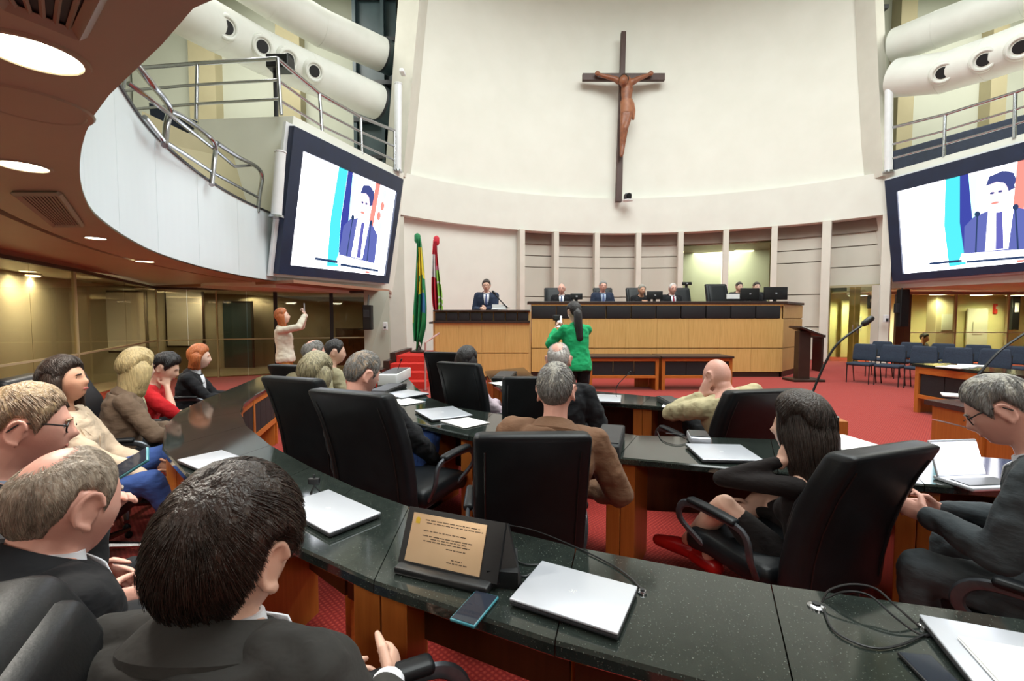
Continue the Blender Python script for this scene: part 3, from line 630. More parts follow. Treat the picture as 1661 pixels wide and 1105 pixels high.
# --- crucifix
cz = RD + .08; ca = atan2(at(1010, 100, 17.9).x - CX, 17.9 - CY)
t = thing('crucifix', 'dark wooden cross with carved figure hanging on the cream wall', 'crucifix')
P0, P1 = at(1004, 327, 17.75), at(1012, 50, 17.75)
MB().slab([P0 + V((-.12, 0, 0)), P0 + V((.12, 0, 0)), P1 + V((.09, 0, 0)), P1 + V((-.09, 0, 0))], (0, 1, 0), .18).build('upright', M['cross_wood'], t, bevel=.015)
Q0, Q1 = at(945, 124, 17.72), at(1079, 124, 17.72)
MB().slab([Q0 + V((0, 0, -.13)), Q1 + V((0, 0, -.13)), Q1 + V((0, 0, .13)), Q0 + V((0, 0, .13))], (0, 1, 0), .16).build('crossbeam', M['cross_wood'], t, bevel=.015)
mb = MB(); yb = 17.55
def A(px, py, Y=yb): return at(px, py, Y)
for sx in (-1, 1):
    hx = 975 if sx < 0 else 1050
    mb.tube([A(1016 + sx * 10, 133), A(1016 + sx * 19, 128), A(hx, 122)], [.13, .1, .07], 10, True); mb.ell(A(hx + sx * 6, 119), .1, .07, .09)
mb.tube([A(1016, 132), A(1017, 145), A(1016, 160), A(1016, 168)], [.2, .23, .19, .2], 14, True, flat=.7, upv=(0, 1, 0))
mb.tube([A(1018, 170), A(1017, 185)], [.22, .21], 14, True, flat=.75, upv=(0, 1, 0))
mb.tube([A(1020, 185), A(1014, 208, yb - .12), A(1010, 235), A(1009, 250, yb - .05)], [.16, .12, .1, .07], 10, True)
mb.tube([A(1012, 185), A(1010, 210, yb - .08), A(1009, 238), A(1008, 252, yb - .08)], [.15, .11, .09, .07], 10, True)
mb.tube([A(1016, 130), A(1013, 124, yb - .1)], [.09, .08], 10, True); mb.ell(A(1011, 131, yb - .18), .17, .18, .2, rot=Matrix.Rotation(.3, 3, 'Y'))
o = mb.build('figure', M['figure_wood'], t, True); r_ = o.modifiers.new('remesh', 'REMESH'); r_.mode = 'VOXEL'; r_.voxel_size = .03; r_.use_smooth_shade = True
mb = MB(); mb.tube([A(1016, 163), A(1017, 172), A(1016, 184)], [.23, .25, .22], 14, flat=.8, upv=(0, 1, 0)); mb.tube([A(1025, 168), A(1027, 180), A(1027, 193)], [.09, .09, .05], 8, True)
mb.build('loincloth', mat('carved_cloth', (164, 108, 74), (140, 86, 58), scale=8, rough=.5), t, True)
mb = MB(); mb.ell(A(1012, 128, yb - .12), .19, .17, .18); mb.tube([A(1006, 132, yb - .12), A(1005, 140, yb - .1)], [.07, .04], 8, True); mb.build('hair', M['dark_trim'], t, True)
t = thing('broadcast_camera', 'small dark remote camera on the ledge beside the cross foot', 'camera', at(1018, 326, 17.6))
MB().rbox((0, 0, .16), (.26, .3, .22), .06).build('head', M['darkgrey'], t); MB().disc((0, -.16, .16), (0, -1, 0), .09, .05).build('lens', M['lens'], t); MB().lathe([(.2, 0), (.2, .03), (.09, .06), (.08, .1)]).build('base', M['white_metal'], t)
# ================================================================== ROSTRUM
RY = 11.8
xl, xr = at(862, 500, RY).x, at(1270, 500, RY).x
t = thing('rostrum', 'long pale oak rostrum with a row of black cloth panels', 'rostrum', (0, 0, 0))
zt = at(1000, 489, RY).z
def zz(py, Y=RY): return at(1000, py, Y).z
bk = at(1305, 490, 13.0)
top = [(xl - .1, RY - .06), (xr + .08, RY - .06), (bk.x, 13.0), (bk.x - .3, 13.0), (xr - .3, RY + .45), (xl - .1, RY + .45)]
MB().prism(top, zt - .07, zt).build('top', M['dark_trim'], t, bevel=.01)
MB().prism([(xl, RY + .03), (xr, RY + .03), (bk.x - .08, 13.0), (bk.x - .08, 12.99), (xr - .2, RY + .32), (xl, RY + .32)], .0, zt - .07).build('core', M['oak_side'], t)
nb_ = 10
zb1, zb0 = zz(496), zz(517)
MB().box(((xl + xr) / 2, RY + .0, (zt - .07 + zb1) / 2), (xr - xl, .06, zt - .07 - zb1), None).build('rail', M['oak'], t)
xq = at(1265, 500, RY).x
for k in range(nb_):
    a = xl + (xq - xl) * k / nb_; b = xl + (xq - xl) * (k + 1) / nb_
    MB().rbox(((a + b) / 2, RY - .01, (zb0 + zb1) / 2), (b - a - .02, .07, zb1 - zb0 - .01), .012).build('black_panel', M['black_panel'], t, True)
zg = zz(565); n_w = 8
for k in range(n_w):
    a = xl + (xr - xl) * k / n_w; b = xl + (xr - xl) * (k + 1) / n_w
    MB().box(((a + b) / 2, RY, (zg + .012 + zb0) / 2), (b - a - .004, .06, zb0 - zg - .012)).build('veneer_panel', M['oak'], t)
    MB().box(((a + b) / 2, RY, (.14 + zg - .012) / 2), (b - a - .004, .06, zg - .012 - .14)).build('veneer_panel', M['oak'], t)
MB().box(((xl + xr) / 2, RY + .03, .07), (xr - xl, .06, .14)).build('plinth', M['dark_trim'], t)
MB().prism([(xr - .05, RY), (xr + .03, RY), (bk.x - .05, 12.98), (bk.x - .1, 13.0)], 0, .14).build('plinth', M['dark_trim'], t)
for z0, z1 in ((.15, zg - .01), (zg + .01, zb0 - .01), (zb0 + .01, zt - .08)):
    MB().prism([(xr + .0, RY - .02), (xr + .02, RY - .02), (bk.x - .06, 12.98), (bk.x - .1, 13.0)], z0, z1).build('side_panel', M['oak_side'], t)
pz = at(1275, 505, RY + .1); MB().rbox((xr + .06, RY + .05, pz.z), (.03, .03, .16), .01).build('white_socket', M['white_metal'], t)
# lower speaking desk at the left end
LY = 11.15; l0, l1 = at(705, 505, LY).x, at(858, 505, LY).x
t = thing('speaking_desk', 'lower oak speaking desk with black cloth panels, left of the rostrum', 'desk')
zt2 = at(780, 503, LY).z; za, zb = at(780, 507, LY).z, at(780, 520, LY).z
MB().box(((l0 + l1) / 2, LY + .45, zt2 - .02), (l1 - l0 + .06, 1.05, .04)).build('top', M['dark_trim'], t, bevel=.008)
MB().box(((l0 + l1) / 2, LY + .38, (zt2 - .04) / 2), (l1 - l0 + .10, .66, zt2 - .04)).build('core', M['oak_side'], t)
for k in range(8):
    a = l0 + (l1 - l0) * k / 8; b = l0 + (l1 - l0) * (k + 1) / 8
    MB().rbox(((a + b) / 2, LY, (za + zb) / 2), (b - a - .025, .07, za - zb), .012).build('black_panel', M['black_panel'], t, True)
zc = at(780, 524, LY).z; MB().box(((l0 + l1) / 2, LY + .0, (zb + zc) / 2), (l1 - l0 + .05, .1, zb - zc)).build('cornice', M['dark_trim'], t)
zg2 = at(780, 573, LY).z
for k in range(4):
    a = l0 + (l1 - l0) * k / 4; b = l0 + (l1 - l0) * (k + 1) / 4
    MB().box(((a + b) / 2, LY + .03, (zc + zg2 + .012) / 2), (b - a - .004, .05, zc - zg2 - .012)).build('veneer_panel', M['oak'], t)
    MB().box(((a + b) / 2, LY + .03, (zg2 - .012 + .1) / 2), (b - a - .004, .05, zg2 - .112)).build('veneer_panel', M['oak'], t)
MB().box(((l0 + l1) / 2, LY + .05, .05), (l1 - l0, .05, .1)).build('plinth', M['dark_trim'], t)
struct(MB().prism([(-1.9, 11.9), (xr - .2, 12.6), (bk.x - .3, 13.6), (9, 15.5), (9, 17.5), (-1.9, 16)], .0, .9), 'floor_dais', M['red_step'])
# things on the rostrum and desk
def laptop_open(lab, p, rz, wd=.36, col='black', scr='black', back=False):
    t = thing('laptop', lab, 'laptop', p, rz); MB().rbox((0, 0, .01), (wd, wd * .68, .02), .008).build('base', M[col], t)
    MB().rbox((0, -.02, .0215), (wd * .9, wd * .34, .004), .002).build('keyboard', M['darkgrey'], t)
    rot = Matrix.Rotation(radians(-18), 3, 'X'); MB().rbox((0, wd * .36, .01 + wd * .33), (wd, .012, wd * .66), .006, rot=rot).build('lid', M[col], t)
    if scr: MB().rbox((0, wd * .36 - .008, .01 + wd * .33), (wd * .93, .006, wd * .58), .002, rot=rot).build('display', M[scr], t)
    return t
def monitor(lab, px, py, Y, wd, hh, rz=0., m_='black', cat='monitor'):
    p = at(px, py, Y); t = thing('monitor', lab, cat, (p.x, p.y, p.z), rz); MB().rbox((0, 0, 0), (wd, .06, hh), .012).build('casing', M[m_], t, True)
    MB().rbox((0, .03, -hh / 2 - .03), (.08, .05, .14), .01).build('stand', M['black'], t); MB().rbox((0, -.033, .0), (.05, .004, .04), .001).build('emblem', M['chrome'], t); return t
monitor('black monitor back, wide, between the seated men and the rostrum right end', 1216, 477, 12.3, .5, .32)
monitor('black boxy monitor at the right end of the rostrum', 1258, 476, 12.2, .62, .34)
monitor('low black monitor in front of the dark haired head', 1062, 479, 12.3, .42, .22)
monitor('small dark monitor right of the bald seated man', 935, 481, 12.2, .32, .16)
monitor('small wall monitor over the chair beside the fourth seated man', 1114, 460, 13.6, .28, .09)
t = thing('document', 'white lit document standing among the rostrum monitors', 'paper', at(1189, 481, 12.2)); MB().rbox((0, 0, 0), (.34, .03, .13), .004).build('sheet', M['paper'], t); MB().rbox((0, .03, -.03), (.38, .03, .2), .01).build('holder', M['black'], t)
t = thing('document', 'white papers on the speaking desk beside the microphone', 'paper', at(810, 498, 11.5)); MB().rbox((0, 0, .0), (.36, .2, .12), .01).build('sheet', M['paper'], t); MB().rbox((0, 0, -.06), (.4, .24, .02), .004).build('folder', M['shirt'], t)
def mic(lab, base, pts, r=.006, head=.012, hl=.05):
    t = thing('gooseneck_microphone', lab, 'microphone', base); P = [V(p) - V(base) for p in pts]; S = spline(P, 6)
    MB().tube(S, r, 7).build('gooseneck', M['black'], t, True); d = (S[-1] - S[-2]).normalized()
    MB().tube([S[-1], S[-1] + d * hl], head, 10, True).build('capsule', M['black'], t, True); MB().lathe([(.05, 0), (.05, .012), (.02, .02)], n=14).build('base', M['black'], t); return t
mic('thin black gooseneck microphone in front of the speaking man', at(824, 500, 11.4), [at(824, 500, 11.4), at(812, 488, 11.4), at(802, 476, 11.4)], .015, .03, .06)
p = on(1316, 664, .75); mic('long black gooseneck microphone rising over the red carpet', p, [p, at(1316, 643, p.y), at(1352, 566, p.y), at(1402, 525, p.y)], .010, .026, .07)
p = on(1562, 650, .75); mic('long black gooseneck microphone at the right frame edge', p, [p, at(1563, 640, p.y), at(1616, 575, p.y), at(1668, 537, p.y)], .011, .026, .07)

# stairs, handrail, flags
t = thing('stairs', 'red carpeted steps climbing beside the speaking desk', 'stairs')
for k in range(4):
    y0 = 9.8 + .35 * k; z1 = .16 * (k + 1); x0 = -2.95 + .06 * k
    MB().prism([(x0, y0), (l0 + .02, y0), (l0 + .02, 12.6), (x0, 12.6)], z1 - .16, z1).build('step', M['red_step'], t, bevel=.012)
    MB().prism([(x0 - .14, y0 - .05), (x0 - .005, y0 - .05), (x0 - .005, 12.6), (x0 - .14, 12.6)], 0 if k == 0 else z1 - .16, z1 + .07).build('stringer', M['dark_trim'], t)
t = thing('handrail', 'slim pinkish steel handrail standing at the red steps', 'handrail')
b0 = on(690, 634); MB().tube([b0, at(690, 556, b0.y), at(700, 549, b0.y + .5), at(712, 541, b0.y + 1.0)], .022, 10).build('rail', mat('pink_steel', (214, 170, 166), scale=4, rough=.35, metal=.3), t, True)
MB().disc(b0, (0, 0, 1), .06, .02).build('foot', M['chrome'], t)
def flag_mesh(p, h, wd, folds, seed, col_fn, mats, parent, z_end=0.):
    rnd = random.Random(seed); nu, nv = 40, 36; mb = MB(); rows = []; cols = []
    for j in range(nv + 1):
        v = j / nv; row = []
        for i in range(nu + 1):
            u = i / nu; wv = wd * (.30 + .7 * min(1, v * 1.6)) * (1 - .5 * max(0, v - .8) / .2)
            x = (u - .35) * wv + .04 * sin(3 * v + seed); y = -.10 + (.10 * min(1, .3 + v)) * sin(u * folds * 2 * pi + 2 * v + seed) ; z = h - .08 - v * (h - z_end) * (1 - .1 * abs(sin(u * 5 + seed)) * v)
            row.append(V(p) + V((x, y, z)))
        rows.append(row)
    mb.grid(rows); me = mb.mesh('flag_cloth')
    for m_ in mats: me.materials.append(m_)
    for k, pl in enumerate(me.polygons): pl.material_index = col_fn((k % nu) / nu, (k // nu) / nv); pl.use_smooth = True
    o = bpy.data.objects.new('cloth', me); COL.objects.link(o); o.parent = parent; so = o.modifiers.new('solid', 'SOLIDIFY'); so.thickness = .006; return o
fm = dict(green=mat('flag_green', (22, 128, 74), (14, 108, 60), scale=5, rough=.7), yellow=mat('flag_yellow', (222, 196, 48), scale=5, rough=.7), blue=mat('flag_blue', (40, 100, 150), scale=5, rough=.7),
          red=mat('flag_red', (196, 32, 52), (176, 24, 44), scale=5, rough=.7), white=mat('flag_white', (232, 226, 226), scale=5, rough=.7), lime=mat('flag_lime', (150, 206, 84), scale=5, rough=.7), pink=mat('flag_bow', (206, 110, 140), scale=5, rough=.7))
def flag(lab, px, pt, pb, Y, wd, col_fn, mats, seed, tm, zend=.1):
    b = at(px, pb, Y); h = at(px, pt, Y).z - b.z; t = thing('flag', lab, 'flag', (b.x, b.y, b.z))
    MB().tube([V(), V((0, 0, h))], .022, 10).build('pole', M['chrome'], t, True); MB().lathe([(.01, h + .06), (.05, h + .04), (.08, h), (.08, h - .14), (.05, h - .2)], n=14).build('pole_top', tm, t, True)
    MB().lathe([(.22, 0), (.22, .04), (.08, .08), (.03, .2)], n=18).build('base', M['dark_trim'], t, True)
    flag_mesh((0, 0, 0), h, wd, 3, seed, col_fn, mats, t, zend); return t
def br(u, v):
    if v < .08: return 0
    if v < .33 and .45 < u < .95: return 1
    if v < .5 and .2 < u < .85 and v > .16: return 1 if (u + v * .8) % .4 < .22 else 0
    if .5 <= v < .68 and .55 < u < .9: return 2
    if .3 < v < .36 and u > .25: return 1
    if .68 < v < .8 and .6 < u < .75: return 1
    return 1 if (.72 < v < .78 and u < .12) else 0
flag('draped green and yellow national flag on a tall pole beside the steps', 679, 382, 572, 11.9, .34, br, [fm['green'], fm['yellow'], fm['blue']], 1, fm['green'])
def sc(u, v):
    if v < .14: return 0
    if v < .3: return 0 if u > .55 else 1
    if v < .42: return 1 if u < .55 else (3 if v < .34 else 2)
    return 0 if u < .5 else (2 if (v * 23) % 2 < 1.5 else 1)
flag('draped red, white and green state flag next to the green flag', 709, 386, 525, 12.3, .28, sc, [fm['red'], fm['white'], fm['lime'], fm['pink']], 4, fm['red'], .02)

# two display tables in front of the rostrum
def framed_front(t, a, b, z0, z1, ht, npan, wood, gap_low=.12, th=.06):
    """wood frame with black panels on a vertical plane from a to b (xy), faces the hall"""
    a = V((a[0], a[1], 0)); b = V((b[0], b[1], 0)); d = (b - a); L_ = d.length; d.normalize(); rot = Matrix.Rotation(atan2(d.y, d.x), 3, 'Z')
    def bx(u0, u1, q0, q1, m_, nm, dth=th, off=0.):
        p = a + d * ((u0 + u1) / 2) + rot @ V((0, off, 0)); MB().box((p.x, p.y, (q0 + q1) / 2), (u1 - u0, dth, q1 - q0), rot).build(nm, m_, t, bevel=.004)
    bx(0, .07, 0, ht, M[wood], 'post'); bx(L_ - .07, L_, 0, ht, M[wood], 'post')
    bx(.07, L_ - .07, z1, ht, M['rail_wood'], 'rail'); bx(.07, L_ - .07, z0 - .06, z0, M['rail_wood'], 'rail')
    for k in range(npan):
        u0 = .07 + (L_ - .14) * k / npan; u1 = .07 + (L_ - .14) * (k + 1) / npan
        bx(u0 + .004, u1 - .004, z0 + .004, z1 - .004, M['black_panel'], 'black_panel', .03, .012)
TY = on(1000, 633).y
for k, (x0, x1) in enumerate(((955, 1068), (1073, 1187))):
    a, b = at(x0, 600, TY).x, at(x1, 600, TY).x
    t = thing('front_table', ('orange wood table with black panels behind the green jacket, left one' if k == 0 else 'orange wood table with black panels in front of the rostrum, right one'), 'table', group=None)
    ht = at(1000, 581, TY).z
    framed_front(t, (a, TY), (b, TY), at(1000, 609, TY).z, at(1000, 586, TY).z, ht, 3, 'orange_wood')
    MB().box(((a + b) / 2, TY + .28, ht + .02), (b - a + .03, .72, .045)).build('top', M['dark_trim'], t, bevel=.006)
    for x in (a + .03, b - .03): MB().box((x, TY + .32, ht / 2), (.05, .6, ht)).build('side_panel', M['orange_wood'], t)
    MB().box(((b - .22), TY + .5, .2), (.3, .05, .4)).build('lower_panel', M['orange_wood'], t)
# lectern stand right of the rostrum
p = on(1303, 618); t = thing('lectern_stand', 'dark wooden music stand style lectern right of the rostrum', 'lectern', (p.x, p.y, 0))
h = at(1303, 537, p.y).z
MB().rbox((0, 0, .03), (.75, .5, .06), .01).build('base', M['dark_trim'], t); MB().rbox((-.05, 0, h / 2), (.28, .2, h), .01).build('column', M['dark_trim'], t)
MB().rbox((.02, 0, h), (.6, .45, .05), .01, rot=Matrix.Rotation(.35, 3, 'Y')).build('desk_top', M['dark_trim'], t); MB().rbox((.02, 0, h + .035), (.42, .36, .015), .004, rot=Matrix.Rotation(.35, 3, 'Y')).build('sheet', M['paper'], t)
p = on(1322, 604); t = thing('side_table', 'small dark table beside the lectern against the column', 'table', (p.x, p.y + .3, 0))
MB().rbox((0, 0, 1.02), (.62, .5, .08), .01).build('top', M['dark_trim'], t)
for sx in (-.26, .26): MB().box((sx, 0, .49), (.06, .4, .98)).build('leg', M['dark_trim'], t)

# ================================================================== DESKS
def desk(lab, cross, ht=.75, wood='orange_wood', front=True, legs=None, ends=True, panel_z=(.27, .69)):
    """cross: list of (inner, outer) ground points across the desk; each bay between neighbours is one granite slab"""
    t = thing('curved_desk', lab, 'desk'); C = [(V((a.x, a.y, 0)), V((b.x, b.y, 0))) for a, b in cross]
    for k in range(len(C) - 1):
        (a, b), (c, d) = C[k], C[k + 1]; g = .0018
        e1 = (c - a).normalized() * g; e2 = (d - b).normalized() * g
        q = [a + e1, c - e1, d - e2, b + e2]
        mb = MB(); zs = [(ht - .042, .006), (ht - .036, 0), (ht - .008, 0), (ht, .008)]
        cen = sum(q, V()) / 4
        rings = []
        for z, ins in zs:
            # only inset along the long (inner / outer) edges
            ia = (b - a).normalized() * ins; ic = (d - c).normalized() * ins
            rings.append([q[0] + ia + V((0, 0, z)), q[1] + ic + V((0, 0, z)), q[2] - ic + V((0, 0, z)), q[3] - ia + V((0, 0, z))])
        mb.rings(rings).build('granite_slab', M['granite'], t)
        # modesty panel near the inner edge
        pa, pc = a.lerp(b, .16), c.lerp(d, .16); d_ = pc - pa; rot = Matrix.Rotation(atan2(d_.y, d_.x), 3, 'Z'); m_ = (pa + pc) / 2
        MB().box((m_.x, m_.y, sum(panel_z) / 2), (d_.length - .02, .02, panel_z[1] - panel_z[0]), rot).build('modesty_panel', M['brown_wood'], t)
        MB().box((m_.x, m_.y, ht - .065), (d_.length, .05, .045), rot).build('apron', M['brown_wood'], t)
        if front:
            fa, fc = a.lerp(b, .08), c.lerp(d, .08); dd = fc - fa; rot = Matrix.Rotation(atan2(dd.y, dd.x), 3, 'Z'); L_ = dd.length; u = dd.normalized()
            def bx(u0, u1, z0, z1, mm, nm, th=.03):
                p = fa + u * ((u0 + u1) / 2); MB().box((p.x, p.y, (z0 + z1) / 2), (u1 - u0, th, z1 - z0), rot).build(nm, M[mm], t)
            bx(0, L_, .645, .705, 'rail_wood', 'rail'); bx(0, L_, .27, .33, 'rail_wood', 'rail'); bx(-.02, .03, 0, .70, 'rail_wood', 'post', .04)
            n = max(1, round(L_ / .24))
            for j in range(n): bx(.03 + (L_ - .03) * j / n + .004, .03 + (L_ - .03) * (j + 1) / n - .004, .335, .64, 'black_panel', 'black_panel', .02)
    for k in (legs if legs is not None else range(len(C))):
        a, b = C[k]; d = (b - a); L_ = d.length; u = d.normalized(); s = V((-u.y, u.x, 0)); ang = atan2(u.y, u.x); rot = Matrix.Rotation(ang, 3, 'Z')
        for sg in (-1, 1):
            p = a.lerp(b, .5) + s * sg * .043 
            MB().box((p.x, p.y, .35), (L_ * .74, .082, .705), rot).build('leg_board', M[wood], t, bevel=.003)
    return t
def I(px, py): return on(px, py, .75)
# row 1
r1 = [(I(1661, 1003), I(1900, 1290)), (I(1250, 946), I(1296, 1150)), (I(935, 886), I(900, 1042)), (I(664, 821), I(606, 944)), (I(575, 789), I(470, 882)), (I(505, 757), I(368, 819)), (I(440, 722), I(300, 769)), (I(400, 690), I(263, 728)), (I(391, 668), I(267, 690)), (I(396, 654), I(290, 667)), (I(415, 640), I(330, 648)), (I(450, 621), I(385, 626)), (I(474, 606), I(425, 609))]
r1 = [(r1[0][0] + (r1[0][0] - r1[1][0]) * 1.2, V((r1[0][0].x + .9, .25, .75)))] + [(a, b) for a, b in r1]
r1[1] = (r1[1][0], r1[1][0] + V((.02, -.62, 0)))
desk('curved black granite desk of the nearest row, plaque and laptops on it', r1, legs=[2, 4, 6, 8, 10, 12, 13])
r2 = [(I(661, 612), I(612, 606)), (I(676, 629), I(612, 630)), (I(697, 645), I(622, 650)), (I(740, 660), I(662, 683)), (I(800, 670), I(760, 706)), (I(1034, 706), I(1002, 742)), (I(1250, 712), I(1262, 766)), (I(1440, 728), I(1500, 786)), (I(1640, 745), I(1720, 800))]
desk('curved black granite desk of the second row with papers and laptops', r2, legs=[1, 3, 4, 5, 7, 8])
r3 = [(I(850, 596), I(786, 602)), (I(868, 612), I(800, 622)), (I(900, 628), I(830, 643)), (I(1056, 643), I(1040, 657)), (I(1118, 647), I(1100, 662)), (I(1331, 662), I(1362, 676))]
desk('short curved granite desk of the third row near the red floor', r3, legs=[0, 1, 2, 3, 5])
# right side desks
a, b = on(1484, 668), on(1760, 730)
t = thing('right_desk', 'orange wood desk with black panels in front of the blue chairs', 'desk'); d = (b - a).normalized(); nrm = V((d.y, -d.x, 0)); nrm = nrm if nrm.y > 0 else -nrm
hA = .75
framed_front(t, (a.x, a.y), (a.x + d.x * 1.35, a.y + d.y * 1.35), .30, .64, hA, 3, 'orange_wood'); framed_front(t, (a.x + d.x * 1.35, a.y + d.y * 1.35), (a.x + d.x * 2.7, a.y + d.y * 2.7), .30, .64, hA, 3, 'orange_wood')
q = [a - nrm * .05 - d * .05, a + d * 2.8 - nrm * .05, a + d * 2.8 + nrm * .6, a + nrm * .6 - d * .05]; MB().prism(q, hA, hA + .045).build('top', M['granite'], t)
for k in (.0, 1.35, 2.68): 
    p = a + d * k + nrm * .3; MB().box((p.x, p.y, hA / 2), (.04, .5, hA), Matrix.Rotation(atan2(d.y, d.x), 3, 'Z')).build('side_panel', M['orange_wood'], t)
p = a + d * .5 + nrm * .25; t = thing('papers', 'pile of papers on the desk in front of the blue chairs', 'paper', (p.x, p.y, .796), .4)
for k in range(3): MB().rbox(((k - 1) * .32, .02 * k, .006), (.24, .3, .01), .002, rot=Matrix.Rotation(.2 * k, 3, 'Z')).build('sheet', M['paper'], t)
tl, tr = I(1517, 655), I(1600, 672); t = thing('right_desk', 'orange wood desk end behind the grey haired man in glasses', 'desk'); d = (tr - tl).normalized(); nrm = V((-d.y, d.x, 0)); nrm = nrm if nrm.x > 0 else -nrm
Ld = (tr - tl).length; rot = Matrix.Rotation(atan2(d.y, d.x), 3, 'Z')
tl0 = V((tl.x, tl.y, 0))
q = [tl0 - d * .06 - nrm * .05, tl0 + d * (Ld + .06) - nrm * .05, tl0 + d * (Ld + .06) + nrm * 2.2, tl0 - d * .06 + nrm * 2.2]; MB().prism(q, .735, .78).build('top', M['granite'], t)
c = tl0 + d * Ld / 2
for z0, z1 in ((0, .60), (.612, .735)): MB().box((c.x, c.y, (z0 + z1) / 2), (Ld, .05, z1 - z0), rot).build('end_panel', M['orange_wood'], t)
c = tl0 + d * Ld + nrm * 1.0; MB().box((c.x, c.y, .36), (.04, 2.0, .72), rot).build('side_panel', M['orange_wood'], t)
c = tl0 + d * Ld * .5 + nrm * .4; t = thing('papers', 'pale folded papers on the desk end behind the grey haired man', 'paper', (c.x, c.y, .782), .3)
for k in range(3): MB().rbox((.0 + .08 * k, .3 * k - .2, .008), (.22, .28, .014), .003, rot=Matrix.Rotation(.3 * k, 3, 'Z')).build('sheet', M['paper' if k != 1 else 'silver'], t)

# ================================================================== CHAIRS
def exec_proto():
    t = thing('executive_chair', 'black', 'chair')
    W_, Hb = .52, .74
    def back_fn(p):
        z = p.z / Hb + .5; return V((p.x * (1.02 - .05 * abs(z - .6)), p.y - .05 * (2 * z - 1) ** 2 - .20 * z, p.z))
    MB().rbox((0, -.30, .76), (W_, .12, Hb), .032, 4, back_fn).build('backrest', M['leather'], t, True)
    MB().rbox((0, -.248, .78), (W_ - .10, .06, Hb - .10), .028, 4, lambda p: back_fn(p) + V((0, .015 * cos(p.z * 14), 0))).build('back_cushion', M['leather'], t, True)
    for s in (-1, 1): MB().tube([V((0, -.30, .76)) + back_fn(V((s * W_ * .40, -.0605, z))) for z in (-.30, -.15, 0, .15, .30)], .005, 6).build('seam', M['black'], t, True)
    MB().rbox((0, .0, .43), (W_, .52, .13), .05, 3, lambda p: V((p.x, p.y, p.z - .05 * max(0, p.y / .26 - .4)))).build('seat', M['leather'], t, True)
    for s in (-1, 1):
        P = spline([V((s * .25, -.20, .42)), V((s * .30, -.21, .52)), V((s * .31, -.17, .645)), V((s * .31, .06, .655)), V((s * .31, .20, .63)), V((s * .30, .235, .53)), V((s * .25, .12, .42))], 5)
        a = MB().tube(P, .021, 8, flat=.55, upv=(1, 0, 0)).build('armrest', M['arm_metal'], t, True)
        MB().rbox((s * .31, .01, .675), (.055, .30, .035), .016, 2, lambda p: V((p.x, p.y, p.z - .25 * p.y * p.y))).build('arm_pad', M['leather'], a, True)
    MB().lathe([(.09, .35), (.05, .33), (.03, .30), (.03, .1), (.045, .08)], n=14).build('gas_column', M['black'], t, True)
    for k in range(5):
        a = 2 * pi * k / 5 + .3; e = V((.30 * cos(a), .30 * sin(a), .07)); l = MB().tube([V((.03 * cos(a), .03 * sin(a), .11)), e * .6 + V((0, 0, .045)), e], [.03, .024, .018], 8).build('base_leg', M['chrome'], t, True)
        MB().ell(e + V((0, 0, -.042)), .024, .024, .028, 10, 6).build('caster', M['black'], l, True)
    return t
EC0 = exec_proto(); CM = child_map(); first = [True]
def chair(lab, px, py, Y, yaw, width=.52, top=None, z=0., group='black executive chairs'):
    """px,py: where the middle of the top edge of the back shows; Y its depth; yaw: facing, 0 away from camera, + left"""
    p = V(px) if py is None else at(px, py, Y); sw = width / .52; sz = (p.z - z) / 1.13; ya = radians(yaw)
    off = Matrix.Rotation(ya, 3, 'Z') @ V((0, -.55 * sw, 0))
    if first[0]: o = EC0; first[0] = False
    else: o = copy_tree(EC0, CM)
    o.location = (p.x - off.x, p.y - off.y, z); o.rotation_euler = (0, 0, ya); o.scale = (sw, sw, sz); o['label'] = lab; o['group'] = group; return o
# stacked-leg guest chairs
def guest_proto():
    t = thing('guest_chair', 'x', 'chair'); k = dict(n=8)
    MB().rbox((0, .0, .45), (.47, .46, .07), .03, 2).build('seat', M['chair_blue'], t, True)
    MB().rbox((0, -.22, .72), (.47, .07, .40), .034, 3, lambda p: V((p.x * (1 - .12 * max(0, p.z / .2)), p.y - .12 * p.z - .05 * (p.x / .23) ** 2 * -1, p.z))).build('backrest', M['chair_blue'], t, True)
    for s in (-1, 1):
        MB().tube([V((s * .22, .2, 0)), V((s * .22, .19, .42)), V((s * .22, -.12, .42))], .012, 8).build('front_leg', M['black'], t, True)
        MB().tube([V((s * .22, -.25, 0)), V((s * .22, -.14, .42)), V((s * .22, -.26, .80))], .012, 8).build('rear_leg', M['black'], t, True)
    return t
G0 = guest_proto(); CM = child_map()
ga, gb = at(1405, 561, 10.9), at(1616, 570, 9.1); gc, gd = at(1433, 555, 12.0), at(1650, 562, 10.0)
ordn = ['leftmost', 'second from left', 'middle', 'fourth from left', 'rightmost']
for r_, (p, q) in enumerate(((ga, gb), (gc, gd))):
    d = (q - p); yaw = atan2(d.y, d.x) + pi
    for k in range(5):
        c = p.lerp(q, k / 4); o = G0 if (r_ == 0 and k == 0) else copy_tree(G0, CM)
        hd = V((p.y - q.y, q.x - p.x, 0)).normalized(); hd = -hd if hd.x > 0 else hd   # they face the hall
        ya = atan2(-hd.x, hd.y); off = Matrix.Rotation(ya, 3, 'Z') @ V((0, -.25, 0)); o.location = (c.x - off.x, c.y - off.y, 0); o.rotation_euler = (0, 0, ya)
        o['label'] = '%s slate blue guest chair in the %s row by the right glass wall' % (ordn[k], 'front' if r_ == 0 else 'back'); o['group'] = 'slate blue guest chairs'

